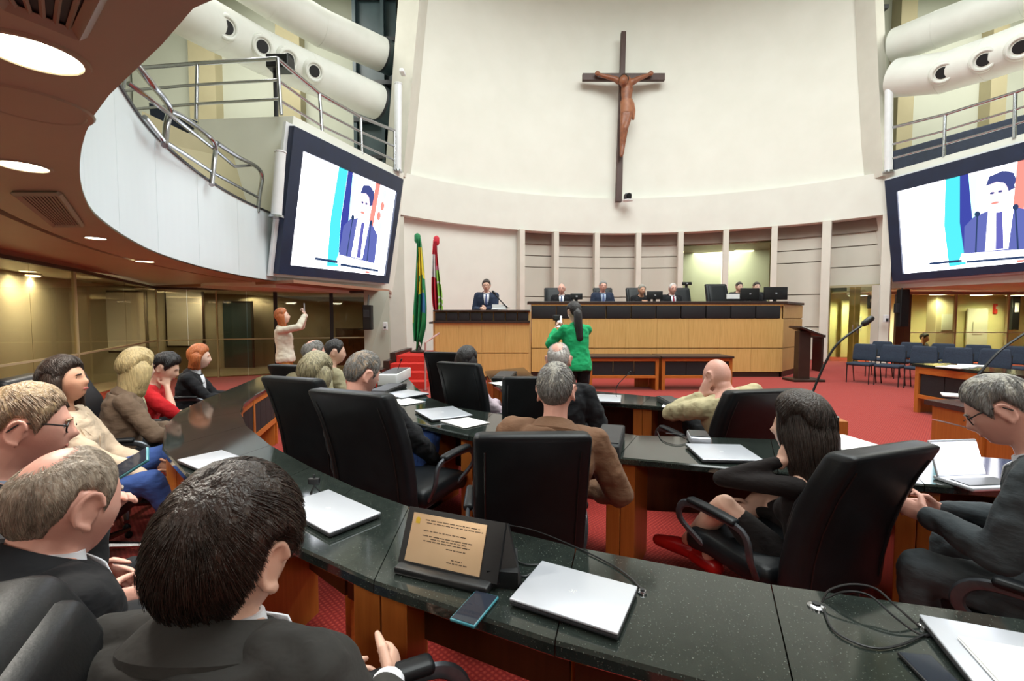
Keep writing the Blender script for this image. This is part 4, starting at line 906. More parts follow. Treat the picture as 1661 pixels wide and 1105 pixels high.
chair('black leather chair back in front of the plaque, man in brown jacket sits in it', 864, 702, 1.74, 2, .46)
chair('big black leather chair with the man in dark suit and jeans', 566, 634, 2.5, -24, .55)
chair('black leather chair of the blonde streaked woman, left of the big one', 472, 612, 3.1, -22, .5)
chair('dark chair back far left of the streaked blonde woman, by the desk', 470, 592, 4.3, -20, .5)
chair('large black leather chair of the long haired woman in black, at the right', 1440, 726, 1.72, 20, .52)
chair('black leather chair behind the bald man in beige shirt', 1243, 632, 3.1, 10, .58)
chair('black leather chair of the woman in pink suit', 743, 588, 4.12, -30, .46)
chair('empty black chair beside the pink suited woman, near the red steps', 716, 571, 5.6, -20, .48)
chair('black chair partly hidden behind the brown jacketed man', 866, 611, 3.55, 0, .5)
chair('black leather chair at the lower left corner, its padded side towards us', (-.70, .49, 1.13), None, 0, -62, .54)
for px, lab in ((898, 'dark high chair behind the bald man on the rostrum'), (977, 'dark high chair behind the second seated man on the rostrum'), (1030, 'dark high chair behind the grey haired seated person on the rostrum'), (1102, 'dark high chair behind the man in red tie on the rostrum'), (1160, 'empty dark high chair on the rostrum left of the monitors')):
    chair(lab, px, 467 if px != 1160 else 461, 13.0, 180, .54 if px != 1160 else .6, z=.9, group='rostrum chairs')

# ================================================================== THINGS ON THE DESKS
def quad_frame(px4, z):
    P = [on(x, y, z) for x, y in px4]; c = sum(P, V()) / 4; d = ((P[1] - P[0]) + (P[2] - P[3])).normalized(); e = ((P[3] - P[0]) + (P[2] - P[1])) / 2
    return c, atan2(d.y, d.x), ((P[1] - P[0]).length + (P[2] - P[3]).length) / 2, e.length
def laptop(lab, px4, col='silver', z=.775):
    """px4: near-left, near-right, far-right, far-left"""
    c, a, wd, dp = quad_frame(px4, z); t = thing('laptop', lab, 'laptop', (c.x, c.y, .751), a)
    MB().rbox((0, 0, .010), (wd, dp, .012), .005, 1).build('base', M['darkgrey'], t, True)
    l = MB().rbox((0, 0, .0205), (wd, dp, .008), .0038, 1).build('lid', M[col], t, True)
    mb = MB()
    for k in range(2): mb.tube([V((-.012 + k * .013 + .004 * cos(q), .007 * sin(q), 0.0247)) for q in [pi * (.0 if k else 1) + j * pi / 6 for j in range(10)]], .0012, 5)
    mb.build('emblem', M['white_metal'], l)
    MB().tube([V((-wd * .42, dp * .495, .012)), V((wd * .42, dp * .495, .012))], .005, 8).build('hinge', M['black'], t); return t
laptop('closed silver laptop right of the plaque, nearest on the granite', [(818, 968), (1003, 1028), (1034, 951), (886, 911)])
laptop('closed silver laptop left of the plaque beside the dark haired man', [(483, 824), (540, 868), (612, 828), (505, 790)])
laptop('closed grey laptop far along the left desk near the jeans', [(318, 769), (397, 747), (368, 729), (300, 742)])
laptop('closed silver laptop at the lower right corner under papers', [(1585, 1130), (1800, 1190), (1720, 1035), (1508, 1004)])
laptop('closed silver laptop on the second row desk before the bald man', [(1126, 744), (1222, 746), (1218, 722), (1124, 720)])
laptop('closed dark laptop on the second row desk beside white sheet', [(685, 668), (715, 684), (752, 670), (722, 656)])
laptop('closed grey laptop on the third row desk, far end', [(958, 650), (1010, 652), (1005, 641), (962, 639)])
laptop('thin silver laptop on the second row desk, next to the folded pad', [(634, 640), (668, 646), (680, 637), (648, 631)])
def sheet(lab, px4, name='paper_sheet', m_='paper', z=.7525, th=.003, n=1):
    c, a, wd, dp = quad_frame(px4, z); t = thing(name, lab, 'paper', (c.x, c.y, z), a)
    for k in range(n + 1): MB().rbox((.004 * k, .003 * k, th * (k + .5)), (wd, dp, th * .9), th * .3, 0, rot=Matrix.Rotation(.02 * k, 3, 'Z')).build('sheet', M[m_], t)
    return t
sheet('white sheet on the second row desk left of the brown jacket', [(712, 682), (757, 697), (790, 685), (742, 675)])
sheet('white sheet on the second row desk beside the dark suited man', [(630, 652), (660, 659), (684, 652), (655, 645)])
sheet('white papers on the second row desk behind the big right chair', [(1352, 740), (1430, 738), (1412, 708), (1345, 711)])
sheet('white sheet at the far end of the third row desk', [(812, 624), (850, 630), (852, 620), (828, 614)])
sheet('white sheet on the third row desk by the bald man elbow', [(1070, 661), (1118, 664), (1118, 656), (1080, 653)])
sheet('white sheet lying on the laptop in the lower right corner', [(1625, 1120), (1800, 1160), (1740, 1070), (1554, 1037)], z=.778)
def pad(lab, name, px4, z, h, m_, cat):
    c, a, wd, dp = quad_frame(px4, z); t = thing(name, lab, cat, (c.x, c.y, .751), a); MB().rbox((0, 0, h / 2), (wd, dp, h), min(h, .03) * .4, 1).build('body', M[m_], t, True)
    MB().rbox((0, 0, h + .003), (wd * .9, dp * .8, .006), .002, 0).build('top_plate', M['darkgrey'], t); return t
pad('black folded bag on the second row desk right of the brown jacket', 'bag', [(965, 734), (1004, 736), (1014, 700), (972, 696)], .80, .09, 'black_panel', 'bag')
pad('black desk phone pad beside the dark suited man', 'conference_unit', [(612, 640), (640, 640), (645, 625), (615, 624)], .78, .05, 'black', 'device')
pad('small white printer at the far end of the second row desk', 'printer', [(626, 612), (655, 612), (656, 600), (628, 600)], .85, .13, 'white_metal', 'printer')
pad('dark tablet at the far end of the third row desk', 'tablet', [(806, 614), (835, 615), (832, 603), (804, 603)], .78, .04, 'black', 'tablet')
pad('small grey box with cables on the third row desk', 'conference_unit', [(1074, 656), (1100, 656), (1098, 644), (1076, 644)], .79, .05, 'darkgrey', 'device')
pad('grey conference unit between laptop and chair on the second row desk', 'conference_unit', [(1115, 712), (1150, 714), (1150, 702), (1118, 700)], .79, .05, 'silver', 'device')
# open laptop of the man at the right
p = on(1585, 786, .75); laptop_open('open laptop with lit screen in front of the grey suited man', (p.x, p.y, .751), radians(6), .27, 'silver', 'display')
# plaque
b0, b1 = on(642, 928, .75), on(783, 962, .75); d = (b1 - b0); L_ = d.length; d.normalize(); a_ = atan2(d.y, d.x)
t = thing('award_plaque', 'engraved brass plaque propped in an open black case on the granite', 'plaque', (b0.x, b0.y, .751), a_)
MB().rbox((L_ / 2 + .01, .035, .012), (L_ + .02, .10, .024), .008, 1).build('case_base', M['black'], t, True)
tilt = radians(-24); hh = .162; rot = Matrix.Rotation(tilt, 3, 'X'); up = rot @ V((0, 0, 1)); fw = rot @ V((0, -1, 0)); o0 = V((0, .02, .02))
def pl(u, v, l): return o0 + V((u * L_, 0, 0)) + up * (v * hh) + fw * l
def pslab(u0, v0, u1, v1, l, th, nm, m_, par): return MB().slab([pl(u0, v0, l), pl(u1, v0, l), pl(u1, v1, l), pl(u0, v1, l)], fw, th).build(nm, m_, par)
pslab(-.02, 0, 1.12, 1.04, -.016, .016, 'case_lid', M['black'], t)
pp_ = pslab(.06, .06, .93, .95, .001, .003, 'brass_plate', M['brass'], t)
MB().prism([(L_ * 1.0, .03), (L_ * 1.30, .05), (L_ * 1.12, .19), (L_ * .98, .10)], .0, .05).build('case_wing', M['black'], t)
MB().add([pl(1.0, 0, .0), pl(1.32, 0, -.05), pl(1.12, 1.04, -.016), pl(1.0, 1.0, 0.), pl(1.0, 0, -.03), pl(1.32, 0, -.07), pl(1.12, 1.04, -.03), pl(1.0, 1., -.03)], [(0, 1, 2, 3), (7, 6, 5, 4), (0, 4, 5, 1), (1, 5, 6, 2), (2, 6, 7, 3), (3, 7, 4, 0)]).build('case_side', M['black'], t)
rnd = random.Random(5)
rowsP = [(.84, .22, .86), (.79, .24, .90), (.645, .22, .72), (.555, .22, .80), (.51, .32, .74), (.465, .24, .78), (.39, .52, .74), (.22, .60, .72), (.17, .55, .78)]
for v, u0, u1 in rowsP:
    u = u0
    while u < u1:
        wl = rnd.uniform(.025, .07); pslab(u, v, min(u1, u + wl), v + .016, .004, .0006, 'engraved_word', M['engrave'], pp_); u += wl + .013
MB().disc(pl(.13, .83, .004), fw, .008, .001).build('crest', M['gold'], pp_); pslab(.105, .76, .155, .80, .004, .001, 'crest', M['gold'], pp_)
def phone(lab, loc, rot, case='black', scr='screen_dark', wd=.073, hh=.152, parent=None):
    t = thing('smartphone', lab, 'phone', loc); t.rotation_mode = 'QUATERNION'; t.rotation_quaternion = rot
    MB().rbox((0, 0, 0), (wd, hh, .009), .004, 1).build('case', M[case], t, True); MB().rbox((0, 0, .0045), (wd - .007, hh - .008, .002), .0009, 0).build('screen', M[scr], t); MB().rbox((wd * .28, hh * .38, -.005), (.02, .03, .003), .001, 0).build('camera_bump', M['black'], t); return t
c, a, wd, dp = quad_frame([(730, 1005), (771, 1021), (808, 968), (771, 959)], .757)
phone('smartphone in a teal case lying on the granite desk edge', (c.x, c.y, .757), Euler((0, 0, a)).to_quaternion(), 'teal_case', wd=wd, hh=dp)
c, a, wd, dp = quad_frame([(1480, 1108), (1570, 1116), (1560, 1098), (1484, 1090)], .757)
phone('black smartphone at the bottom edge on the granite', (c.x, c.y, .757), Euler((0, 0, a)).to_quaternion(), 'black')
def cable(lab, pts, r=.0028, m_='black', z=.755, z0=None):
    P = [on(x, y, z + (dz[0] if dz else 0)) for x, y, *dz in pts]; o = MB().tube(spline(P, 6), r, 6).build('cable', M[m_], None, True); return tag(o, lab, 'cable')
cable('thin black cable curving along the desk edge behind the near laptop', [(800, 851), (830, 853), (870, 862), (930, 886), (990, 915), (1020, 935), (1040, 955)])
cable('black cable between the plaque and the near laptop', [(806, 880), (825, 900), (850, 915), (882, 916)])
cable('black cable under the left corner of the near laptop', [(815, 915), (830, 928), (850, 935), (862, 930)])
cable('upper black cable loop at the right end of the granite', [(1333, 978), (1345, 958, .03), (1380, 948, .05), (1420, 955, .05), (1455, 985, .03), (1490, 1015), (1510, 1022)])
cable('lower black cable loop lying on the granite at the right', [(1336, 990), (1350, 1020), (1385, 1042), (1425, 1052), (1465, 1045), (1500, 1030), (1524, 1030)])
cable('inner black cable loop at the right end of the granite', [(1338, 972), (1370, 960, .03), (1410, 966, .04), (1450, 1000, .02), (1490, 1028), (1526, 1033)])
cable('tangled cable on the second row desk', [(1066, 700), (1075, 715), (1100, 722), (1118, 715), (1100, 705), (1080, 703)])
for lab, px, py, r in (('round steel cable grommet at the right end of the granite', 1324, 985, .02), ('steel plug beside the right laptop', 1500, 1018, .014), ('steel cable plug right of the near laptop', 1042, 962, .013)):
    p = on(px, py, .75); t = thing('cable_grommet', lab, 'grommet', (p.x, p.y, .7505)); MB().lathe([(r * 1.1, 0), (r * 1.1, .004), (r * .8, .008), (r * .4, .008)], n=18).build('ring', M['chrome'], t, True); MB().disc((0, 0, .006), (0, 0, 1), r * .5, .006).build('plug', M['black'], t)
p = on(510, 806, .75); t = thing('tripod', 'tiny black phone tripod behind the left silver laptop', 'tripod', (p.x, p.y, .751))
for k in range(3): 
    a = 2 * pi * k / 3 + .4; MB().tube([V((.035 * cos(a), .035 * sin(a), .003)), V((0, 0, .05))], .003, 6).build('leg', M['black'], t)
MB().rbox((0, 0, .07), (.05, .02, .03), .006).build('clamp', M['black'], t); MB().tube([V((0, 0, .05)), V((0, 0, .10))], .005, 6).build('stem', M['black'], t)
for px, py, lab in ((1000, 648, 'slim black gooseneck microphone on the third row desk'), (645, 618, 'slim black gooseneck microphone beside the white printer')):
    p = on(px, py, .75); mic(lab, p, [p, p + V((0, 0, .12)), p + V((.05, -.08, .22)), p + V((.08, -.14, .27))], .004, .01, .03)
# ================================================================== PEOPLE
def cloth(name, c, k=.9, scale=7, bump=.35, rough=.8):
    return mat(name, c, tuple(v * k for v in c), scale=scale, rough=rough, bump=bump, bscale=14, sheen=.03, spec=.25, stretch=(1, 1, 2.2))
SKIN = {k: mat('skin_' + k, c, tuple(v * .93 for v in c), scale=9, rough=.48, bump=.04, bscale=60) for k, c in dict(light=(226, 180, 158), pink=(228, 170, 152), tan=(204, 152, 124), pale=(236, 198, 180)).items()}
HAIR = {k: mat('hair_' + k, c, tuple(min(255, v * f) for v in c), scale=26, stretch=(3, 3, .5), rough=.42, bump=.5, bscale=40) for k, c, f in (('black', (24, 21, 22), 1.8), ('dark', (36, 27, 22), 1.7), ('brown', (86, 58, 40), 1.5), ('auburn', (150, 84, 46), 1.35),
        ('blonde', (206, 182, 132), .78), ('streak', (190, 178, 142), .5), ('grey', (118, 114, 106), 1.5), ('silver', (160, 156, 152), .66), ('silverbrown', (176, 160, 142), .72), ('white', (214, 206, 202), .86), ('sandy', (168, 142, 108), .68), ('greybrown', (118, 102, 86), 1.5))}
def head_surf(d):
    x, y, z = d; p = [x * .077, y * .098, z * .120]; t = max(0, -z); t = t * t * (3 - 2 * t)
    p[0] *= 1 - .30 * t
    if y < 0: p[1] *= 1 - .42 * t; p[1] *= 1 + .05 * max(0, z) * 1.2
    if y > 0:
        p[1] *= 1 - .06 * (1 - abs(x)) * max(0, z)
        p[1] += .020 * t * y
        g = lambda u, c, w_: exp(-((u - c) / w_) ** 2)
        p[1] += .026 * g(x, 0, .17) * g(z, -.14, .13) + .010 * g(x, 0, .13) * g(z, .06, .16)
        p[1] -= .010 * g(abs(x), .36, .16) * g(z, .11, .10)
        p[1] += .005 * g(z, .26, .08) * g(x, 0, .5)
        p[1] += .007 * g(x, 0, .24) * g(z, -.43, .07) - .004 * g(x, 0, .3) * g(z, -.55, .05) + .008 * g(x, 0, .22) * g(z, -.72, .14)
        p[0] += (.004 if x > 0 else -.004) * g(abs(x), .6, .2) * g(z, -.12, .2)
    return V(p)
def sm(a, b, x):
    t = max(0, min(1, (x - a) / (b - a))); return t * t * (3 - 2 * t)
def hairline(az):
    T = ((0, .62), (.55, .60), (.95, .40), (1.2, .12), (1.34, -.12), (1.45, .12), (1.55, .32), (1.88, .32), (2.08, -.08), (2.4, -.40), (3.15, -.48))
    for (a, b), (c, d) in zip(T, T[1:]):
        if az <= c: return b + (d - b) * (az - a) / (c - a)
    return -.6
NAPE = [0.]
def hmask(kind, d):
    az = abs(atan2(d.x, d.y)); z = d.z; m = sm(-.05, .06, z - hairline(az) + (NAPE[0] * sm(2.05, 2.4, az)))
    if kind == 'bald':       # horseshoe
        m *= 1 - sm(.12, .42, z - .02 + (.25 if az < 1.2 else 0))
    elif kind == 'balding':  # thin crown and receded forehead
        m *= 1 - .9 * sm(.74, .97, d.dot(V((-.12, -.50, .86)))) - .35 * sm(.6, .95, z) * (1 if d.y > 0 else .4); m = max(0, m)
    elif kind == 'receding':
        m *= 1 - sm(.1, .5, .9 - az) * (1 - sm(.78, .92, z)) if az < .9 else 1
    return m
def hair_cap(kind, th, seed, nu=44, nv=28, tous=.004, vol=None):
    mb = MB(); R = []; rnd = V((seed * 3.1, seed, 0))
    for i in range(1, nv):
        t = pi * i / nv; ring = []
        for j in range(nu):
            a = 2 * pi * j / nu; d = V((sin(t) * cos(a), sin(t) * sin(a), -cos(t))); p = head_surf(d); m = hmask(kind, d)
            n = V((d.x / .077, d.y / .098, d.z / .12)).normalized()
            h = th * (.45 + .55 * sm(-.45, .35, d.z) + .5 * max(0, d.z) * (1 if vol is None else vol)) + tous * noise.noise(d * 4 + rnd) + tous * .6 * noise.noise(d * 11 + rnd)
            mt = sm(-.05, .34, d.z - hairline(abs(atan2(d.x, d.y))) + NAPE[0]); ring.append(p + n * (h * m * (.35 + .65 * mt) - .008 * (1 - m)))
        R.append(ring)
    return mb.rings(R)
def hair_strands(kind, th, n, ln, seed, whorl=V((.05, -.55, .83)), r=.0011, lift=.004, sweep=V((0, 0, 0)), vol=1.):
    rnd = random.Random(seed); mb = MB(); k = 0
    while k < n:
        d = V((rnd.gauss(0, 1), rnd.gauss(0, 1), rnd.gauss(0, 1))).normalized(); m = hmask(kind, d)
        if rnd.random() > m * 1.1 or m < .15: continue
        k += 1; P = []; L_ = ln * rnd.uniform(.6, 1.2); lf = lift * rnd.uniform(.1, 1.3); st = 5; clump = V((noise.noise(d * 9), noise.noise(d * 9 + V((7, 0, 0))), noise.noise(d * 9 + V((0, 9, 0))))) * .4
        hh = th * (.45 + .55 * sm(-.45, .35, d.z) + .5 * max(0, d.z) * vol)
        for q in range(st + 1):
            if q and hmask(kind, d) < .22: break
            n_ = V((d.x / .077, d.y / .098, d.z / .12)).normalized()
            P.append(head_surf(d) + n_ * (hh * hmask(kind, d) * (.35 + .65 * sm(-.05, .34, d.z - hairline(abs(atan2(d.x, d.y))) + NAPE[0])) * .92 + lf * (q / st) * (1.2 - .6 * q / st) - .001))
            fl = (d - whorl); fl = fl - d * fl.dot(d); fl = fl.normalized() if fl.length > .05 else V((rnd.uniform(-1, 1), rnd.uniform(-1, 1), 0))
            fl = fl + clump + sweep; fl = fl - d * fl.dot(d)
            if fl.length > 1e-4: d = (d + fl.normalized() * (L_ / st / .10)).normalized()
        if len(P) > 1: mb.tube(P, [r, r * 1.1, r, r * .9, r * .7, r * .4][:len(P) - 1] + [r * .25], 3)
    return mb
TEXF = bpy.data.textures.new('folds', 'CLOUDS'); TEXF.noise_scale = .075; TEXF.noise_depth = 1
def folds(o, s):
    if s <= 0: return o
    d = o.modifiers.new('folds', 'DISPLACE'); d.texture = TEXF; d.strength = .022 * s; d.mid_level = .45; d.texture_coords = 'LOCAL'; return o
def two_bone(a, c, l1, l2, pole):
    d = c - a; L_ = d.length
    if L_ > (l1 + l2) * .995: c = a + d.normalized() * (l1 + l2) * .995; d = c - a; L_ = d.length
    if L_ < abs(l1 - l2) * 1.05 + .01: L_ = abs(l1 - l2) * 1.05 + .01
    u = d.normalized(); x = (l1 * l1 - l2 * l2 + L_ * L_) / (2 * L_); h = sqrt(max(0, l1 * l1 - x * x))
    pl = V(pole) - u * V(pole).dot(u); pl = pl.normalized() if pl.length > 1e-5 else u.orthogonal()
    return a + u * x + pl * h, c
def hand_mesh(mb, wr, d, nrm, side, s, curl=.5, fist=None):
    d = d.normalized(); nrm = (nrm - d * nrm.dot(d)); nrm = nrm.normalized() if nrm.length > 1e-4 else d.orthogonal().normalized(); sd = d.cross(nrm) * side   # towards the thumb
    k = s
    mb.tube([wr - d * .02 * k, wr + d * .03 * k, wr + d * .085 * k], [.026 * k, .036 * k, .038 * k], 10, True, flat=.38, upv=nrm)
    for i, (off, ln) in enumerate(((.028, .074), (.009, .082), (-.010, .076), (-.028, .060))):
        b = wr + d * (.088 - abs(i - 1.2) * .004) * k + sd * off * k; P = [b]; a = 0.
        for q in range(3):
            a += curl * (.55 + .25 * q); dd = d * cos(a) - nrm * -sin(a) * -1 if False else d * cos(a) + nrm * sin(a); P.append(P[-1] + dd * ln * (.42, .33, .25)[q] * k)
        mb.tube(P, [.0092 * k, .0088 * k, .008 * k, .0065 * k], 8, True)
    b = wr + d * .025 * k + sd * .028 * k; t1 = (d * .6 + sd * .75 + nrm * .25).normalized(); t2 = (d * .9 + sd * .2 + nrm * .35).normalized()
    mb.tube([b, b + t1 * .04 * k, b + t1 * .04 * k + t2 * .034 * k, b + t1 * .04 * k + t2 * .058 * k], [.013 * k, .0115 * k, .010 * k, .007 * k], 8, True)
def remesh(o, vox, smooth=3, fac=.5):
    r = o.modifiers.new('remesh', 'REMESH'); r.mode = 'VOXEL'; r.voxel_size = vox; r.use_smooth_shade = True
    if smooth: q = o.modifiers.new('smooth', 'SMOOTH'); q.iterations = smooth; q.factor = fac
    return o
MALE = ((-.09, .15, .115, 0), (-.02, .17, .125, 0), (.10, .155, .115, .005), (.20, .155, .115, .01), (.32, .17, .12, .005), (.41, .168, .105, -.005), (.465, .12, .08, -.015), (.50, .066, .066, -.012))
FEM = ((-.09, .155, .12, 0), (-.02, .168, .12, 0), (.10, .135, .10, .005), (.19, .128, .098, .01), (.31, .145, .105, .01), (.40, .140, .092, -.002), (.455, .10, .07, -.012), (.49, .056, .056, -.01))
def person(label, px, py, Y, yaw=0., s=1., fem=False, pose='sit', lean=5., hunch=8., tilt=0., twist=0., head=(0, 0, 0), L=None, Rr=None, top=None, bottom=None, skin='light', hair=None, vox=.011, collar=None, lapel=True,
           tie=None, glasses=False, face=True, sleeve=1.0, bare_legs=False, feet=None, knee_w=.12, zfloor=0., group=None, belly=0., cuff=False, shoe='shoe', elbow=None, curl=(.5, .5), hipdrop=None, dress=False, neck_open=False, nk=.088, nf=.022, beard=False, shift=(0, 0)):
    hw = at(px, py, Y); ya = radians(yaw); RZ = Matrix.Rotation(ya, 3, 'Z'); ST = FEM if fem else MALE
    # spine
    la, hu, ti = radians(lean), radians(hunch), radians(tilt); N_ = 40; S = [V((0, 0, 0))]
    def ang(t): return la + hu * sm(0, .5, t)
    for i in range(N_): t = i / N_ * .6; S.append(S[-1] + V((sin(ti) * .6 / N_, sin(ang(t)) * .6 / N_, cos(ang(t)) * cos(ti) * .6 / N_)))
    def sp(t):
        if t <= 0: return V((sin(ti) * t, sin(la) * t, t * cos(la)))
        f = min(N_ - 1e-6, t / .6 * N_); i = int(f); return S[i].lerp(S[i + 1], f - i)
    def frame(t):
        u = V((sin(ti), sin(ang(t)), cos(ang(t)))).normalized(); tw = radians(twist) * sm(0, .4, t); r = V((cos(tw), sin(tw), 0)); r = (r - u * r.dot(u)).normalized(); return r, u.cross(r), u
    r5, f5, u5 = frame(.5); nb = sp(.49)
    hy_, hp_, hr_ = [radians(q) for q in head]
    HR = Matrix.Rotation(radians(twist) + hy_, 3, 'Z') @ Matrix.Rotation(hr_, 3, 'Y') @ Matrix.Rotation(-hp_ - (la + hu) * .25, 3, 'X')
    nup = (u5 * .6 + V((0, 0, .4))).normalized()
    hc = nb + nup * nk + V((sin(radians(twist) + hy_) * -1, cos(radians(twist) + hy_), 0)) * (nf - .022) + HR @ V((0, .022, .065))
    hz = hw.z - zfloor - hc.z * s
    rt = V((hw.x, hw.y, 0)) - RZ @ V((hc.x * s, hc.y * s, 0)); root = thing('person', label, 'person', (rt.x, rt.y, zfloor), ya, group)
    H0 = V((0, 0, hz)); roots[label] = (rt.x, rt.y, ya, s)
    def W(p): return H0 + V(p) * s
    def wl(p): return RZ.transposed() @ (V(p) - V((rt.x, rt.y, zfloor)))
    body, topm, botm, shoes = MB(), MB(), MB(), []
    def tors(mb, inf, t0=-1, t1=9, bel=belly):
        R = []
        for t, rx, ry, fo in ST:
            if t < t0 or t > t1: continue
            r, f, u = frame(t); c = sp(t) + f * fo; ry2 = ry + bel * exp(-((t - .12) / .12) ** 2); c = c + f * bel * .6 * exp(-((t - .12) / .12) ** 2)
            ring = []
            for j in range(24):
                a = 2 * pi * j / 24; ca, sa = cos(a), sin(a); e = 2 / 2.5
                ring.append(W(c + r * (abs(ca) ** e * (1 if ca > 0 else -1)) * (rx + inf) + f * (abs(sa) ** e * (1 if sa > 0 else -1)) * (ry2 + inf)))
            R.append(ring)
        mb.rings(R)
    tors(body, -.012); tors(topm, .024 if not dress else .006, -.12, .462 if neck_open else .485)
    if fem:
        r, f, u = frame(.31)
        for sg in (-1, 1):
            for mb in (topm,): mb.ell(W(sp(.30) + r * sg * .065 + f * .085), .06 * s, .055 * s, .06 * s)
    # neck and head
    body.tube([W(nb - u5 * .04), W(nb + nup * .04), W(hc + HR @ V((0, -.018, -.05)))], [.062 * s, .054 * s, .056 * s] if not fem else [.05 * s, .044 * s, .048 * s], 14, True)
    HC = W(hc); R = []
    nu, nv = (56, 44) if vox < .008 else (36, 28)
    for i in range(1, nv):
        t = pi * i / nv; R.append([HC + HR @ head_surf(V((sin(t) * cos(2 * pi * j / nu), sin(t) * sin(2 * pi * j / nu), -cos(t)))) * s for j in range(nu)])
    body.rings(R)
    for sg in (-1, 1):     # ears
        ec = V((sg * .080, -.012, -.004)); er = HR @ Matrix.Rotation(sg * -.35, 3, 'Z') @ Matrix.Rotation(-.2, 3, 'X')
        body.ell(HC + HR @ ec * s, .0055 * s, .019 * s, .031 * s, 12, 8, er)
        P = [HC + (HR @ ec + er @ V((sg * .007, .021 * cos(q) - .003, .033 * sin(q) + .004))) * s for q in [radians(x) for x in range(20, 300, 28)]]
        body.tube(P, [.0055 * s] * len(P), 8, True); body.ell(HC + (HR @ ec + er @ V((sg * .004, .006, -.030))) * s, .006 * s, .010 * s, .010 * s, 8, 6, er)
    # shoulders and arms
    shw = .150 if fem else .182; tq = .425; rS, fS, uS = frame(tq)
    ra = .88 if fem else 1.
    for sg, tgt, hand_curl in ((-1, L, curl[0]), (1, Rr, curl[1])):
        sh = W(sp(tq) + rS * sg * shw + fS * -.012)
        nk = W(nb - u5 * .02 + r5 * sg * .04)
        for mb, inf in ((body, -.01), (topm, .012 if not dress else .003)):
            if not (mb is topm and neck_open): mb.tube([nk + V((0, 0, -.03 * s)), nk.lerp(sh, .55) + V((0, 0, -.008 * s)), sh], [(.034 + inf) * s, (.048 + inf) * s * ra, (.058 + inf) * s * ra], 12, True)
        if tgt is None: tgt = V((sg * .13, .30, .06)) if pose == 'sit' else V((sg * .24, .03, -.10))
        if isinstance(tgt, tuple) and tgt[0] == 'w': wr = wl(tgt[1])
        elif isinstance(tgt, tuple) and tgt[0] == 'h': wr = HC + HR @ V(tgt[1]) * s
        else: wr = W(V(tgt))
        pole = elbow[0 if sg < 0 else 1] if elbow and elbow[0 if sg < 0 else 1] is not None else V((sg * .5, -.45, -.8))
        el, wr = two_bone(sh, wr, .285 * s, .255 * s, pole)
        fd = (wr - el).normalized()
        body.tube([sh, sh.lerp(el, .5), el], [.046 * s * ra, .044 * s * ra, .036 * s * ra], 12, True); body.tube([el, el.lerp(wr, .35), wr], [.037 * s * ra, .038 * s * ra, .024 * s * ra], 12, True)
        if sleeve > 0:
            topm.tube([sh, sh.lerp(el, .5), el], [(.070 if not dress else .05) * s * ra, (.066 if not dress else .047) * s * ra, (.060 if not dress else .040) * s * ra], 14, True)
            if sleeve >= .5:
                e2 = el.lerp(wr, .93 * (sleeve if sleeve < 1 else 1)); topm.tube([el, el.lerp(e2, .4), e2], [(.060 if not dress else .042) * s * ra, (.056 if not dress else .040) * s * ra, (.040 if not dress else .030) * s * ra], 14, True)
        if cuff: MB().tube([wr - fd * .03 * s, wr + fd * .012 * s], [.036 * s, .036 * s], 14).build('shirt_cuff', M['shirt'], root, True)
        inw = V((-sg, 0, -.25)) if pose == 'sit' else V((-sg, 0, 0))
        if isinstance(tgt, tuple) and tgt[0] == 'h': fd2 = (fd * .4 + (HC + HR @ V((0, .0, .05)) - wr).normalized() * .4 + V((0, 0, .6))).normalized(); inw = (HC - wr)
        else: fd2 = (fd + V((0, .25, -.12))).normalized()
        hand_mesh(body, wr, fd2, inw, (1 if sg > 0 else -1) , s * (.9 if fem else 1.), hand_curl)
        if sg > 0: root['rw'] = tuple(wr)
        else: root['lw'] = tuple(wr)
        persons_w[(label, sg)] = (V((rt.x, rt.y, zfloor)) + RZ @ (wr + fd2 * .09 * s))
    # legs
    for sg in (-1, 1):
        hp = W(V((sg * .09, .0, -.02)))
        fk = (feet or {}).get(sg)
        if fk is not None: an = wl(fk[1]) if isinstance(fk, tuple) else V((fk[0] * s, fk[1] * s, fk[2] * s))
        elif pose == 'sit': an = V((sg * knee_w * 1.05, .40 * s, .09 * s))
        else: an = V((sg * .09 * s, .0, .09 * s))
        tl_ = .43 * s; sl_ = .43 * s
        if pose == 'stand': tl_ = sl_ = max(.3, (hp - an).length / 2 * 1.003)
        kn, an = two_bone(hp, an, tl_, sl_, V((sg * .25, .8, .55)) if pose == 'sit' else V((0, 1, 0)))
        rr = [.082, .074, .055] if not fem else [.085, .072, .05]
        body.tube([hp, hp.lerp(kn, .5), kn], [q * s * .92 for q in rr], 14, True); body.tube([kn, kn.lerp(an, .35), an], [.05 * s, .052 * s, .033 * s], 14, True)
        if not bare_legs:
            botm.tube([hp, hp.lerp(kn, .5), kn], [(q + .012) * s for q in rr], 16, True); botm.tube([kn, kn.lerp(an, .4), an + V((0, 0, .0))], [(.064) * s, (.062) * s, .052 * s], 16, True)
        elif dress: 
            botm.tube([hp, hp.lerp(kn, .5), hp.lerp(kn, .8)], [(q + .010) * s for q in rr], 16, True)
        fdv = V((sg * .25, 1, 0)).normalized()
        sh_ = MB(); sole = an.z - .06 * s
        sh_.tube([an + V((0, -.035 * s, -.045 * s)), an + fdv * .06 * s + V((0, 0, -.045 * s)), an + fdv * .16 * s + V((0, 0, -.055 * s))], [.040 * s, .042 * s, .030 * s], 12, True, flat=1.)
        if shoe: sh_.build('shoe', M[shoe] if isinstance(shoe, str) else shoe, root, True)
    botm.rings([[W(sp(t) + V(((rx + .008) * cos(2 * pi * j / 20), (ry + .008) * sin(2 * pi * j / 20), 0))) for j in range(20)] for t, rx, ry, _ in ST[:3]])
    ob = remesh(body.build('body', SKIN[skin], root, 'all'), vox, 2 if vox > .007 else 1)
    cv = max(vox, .009)
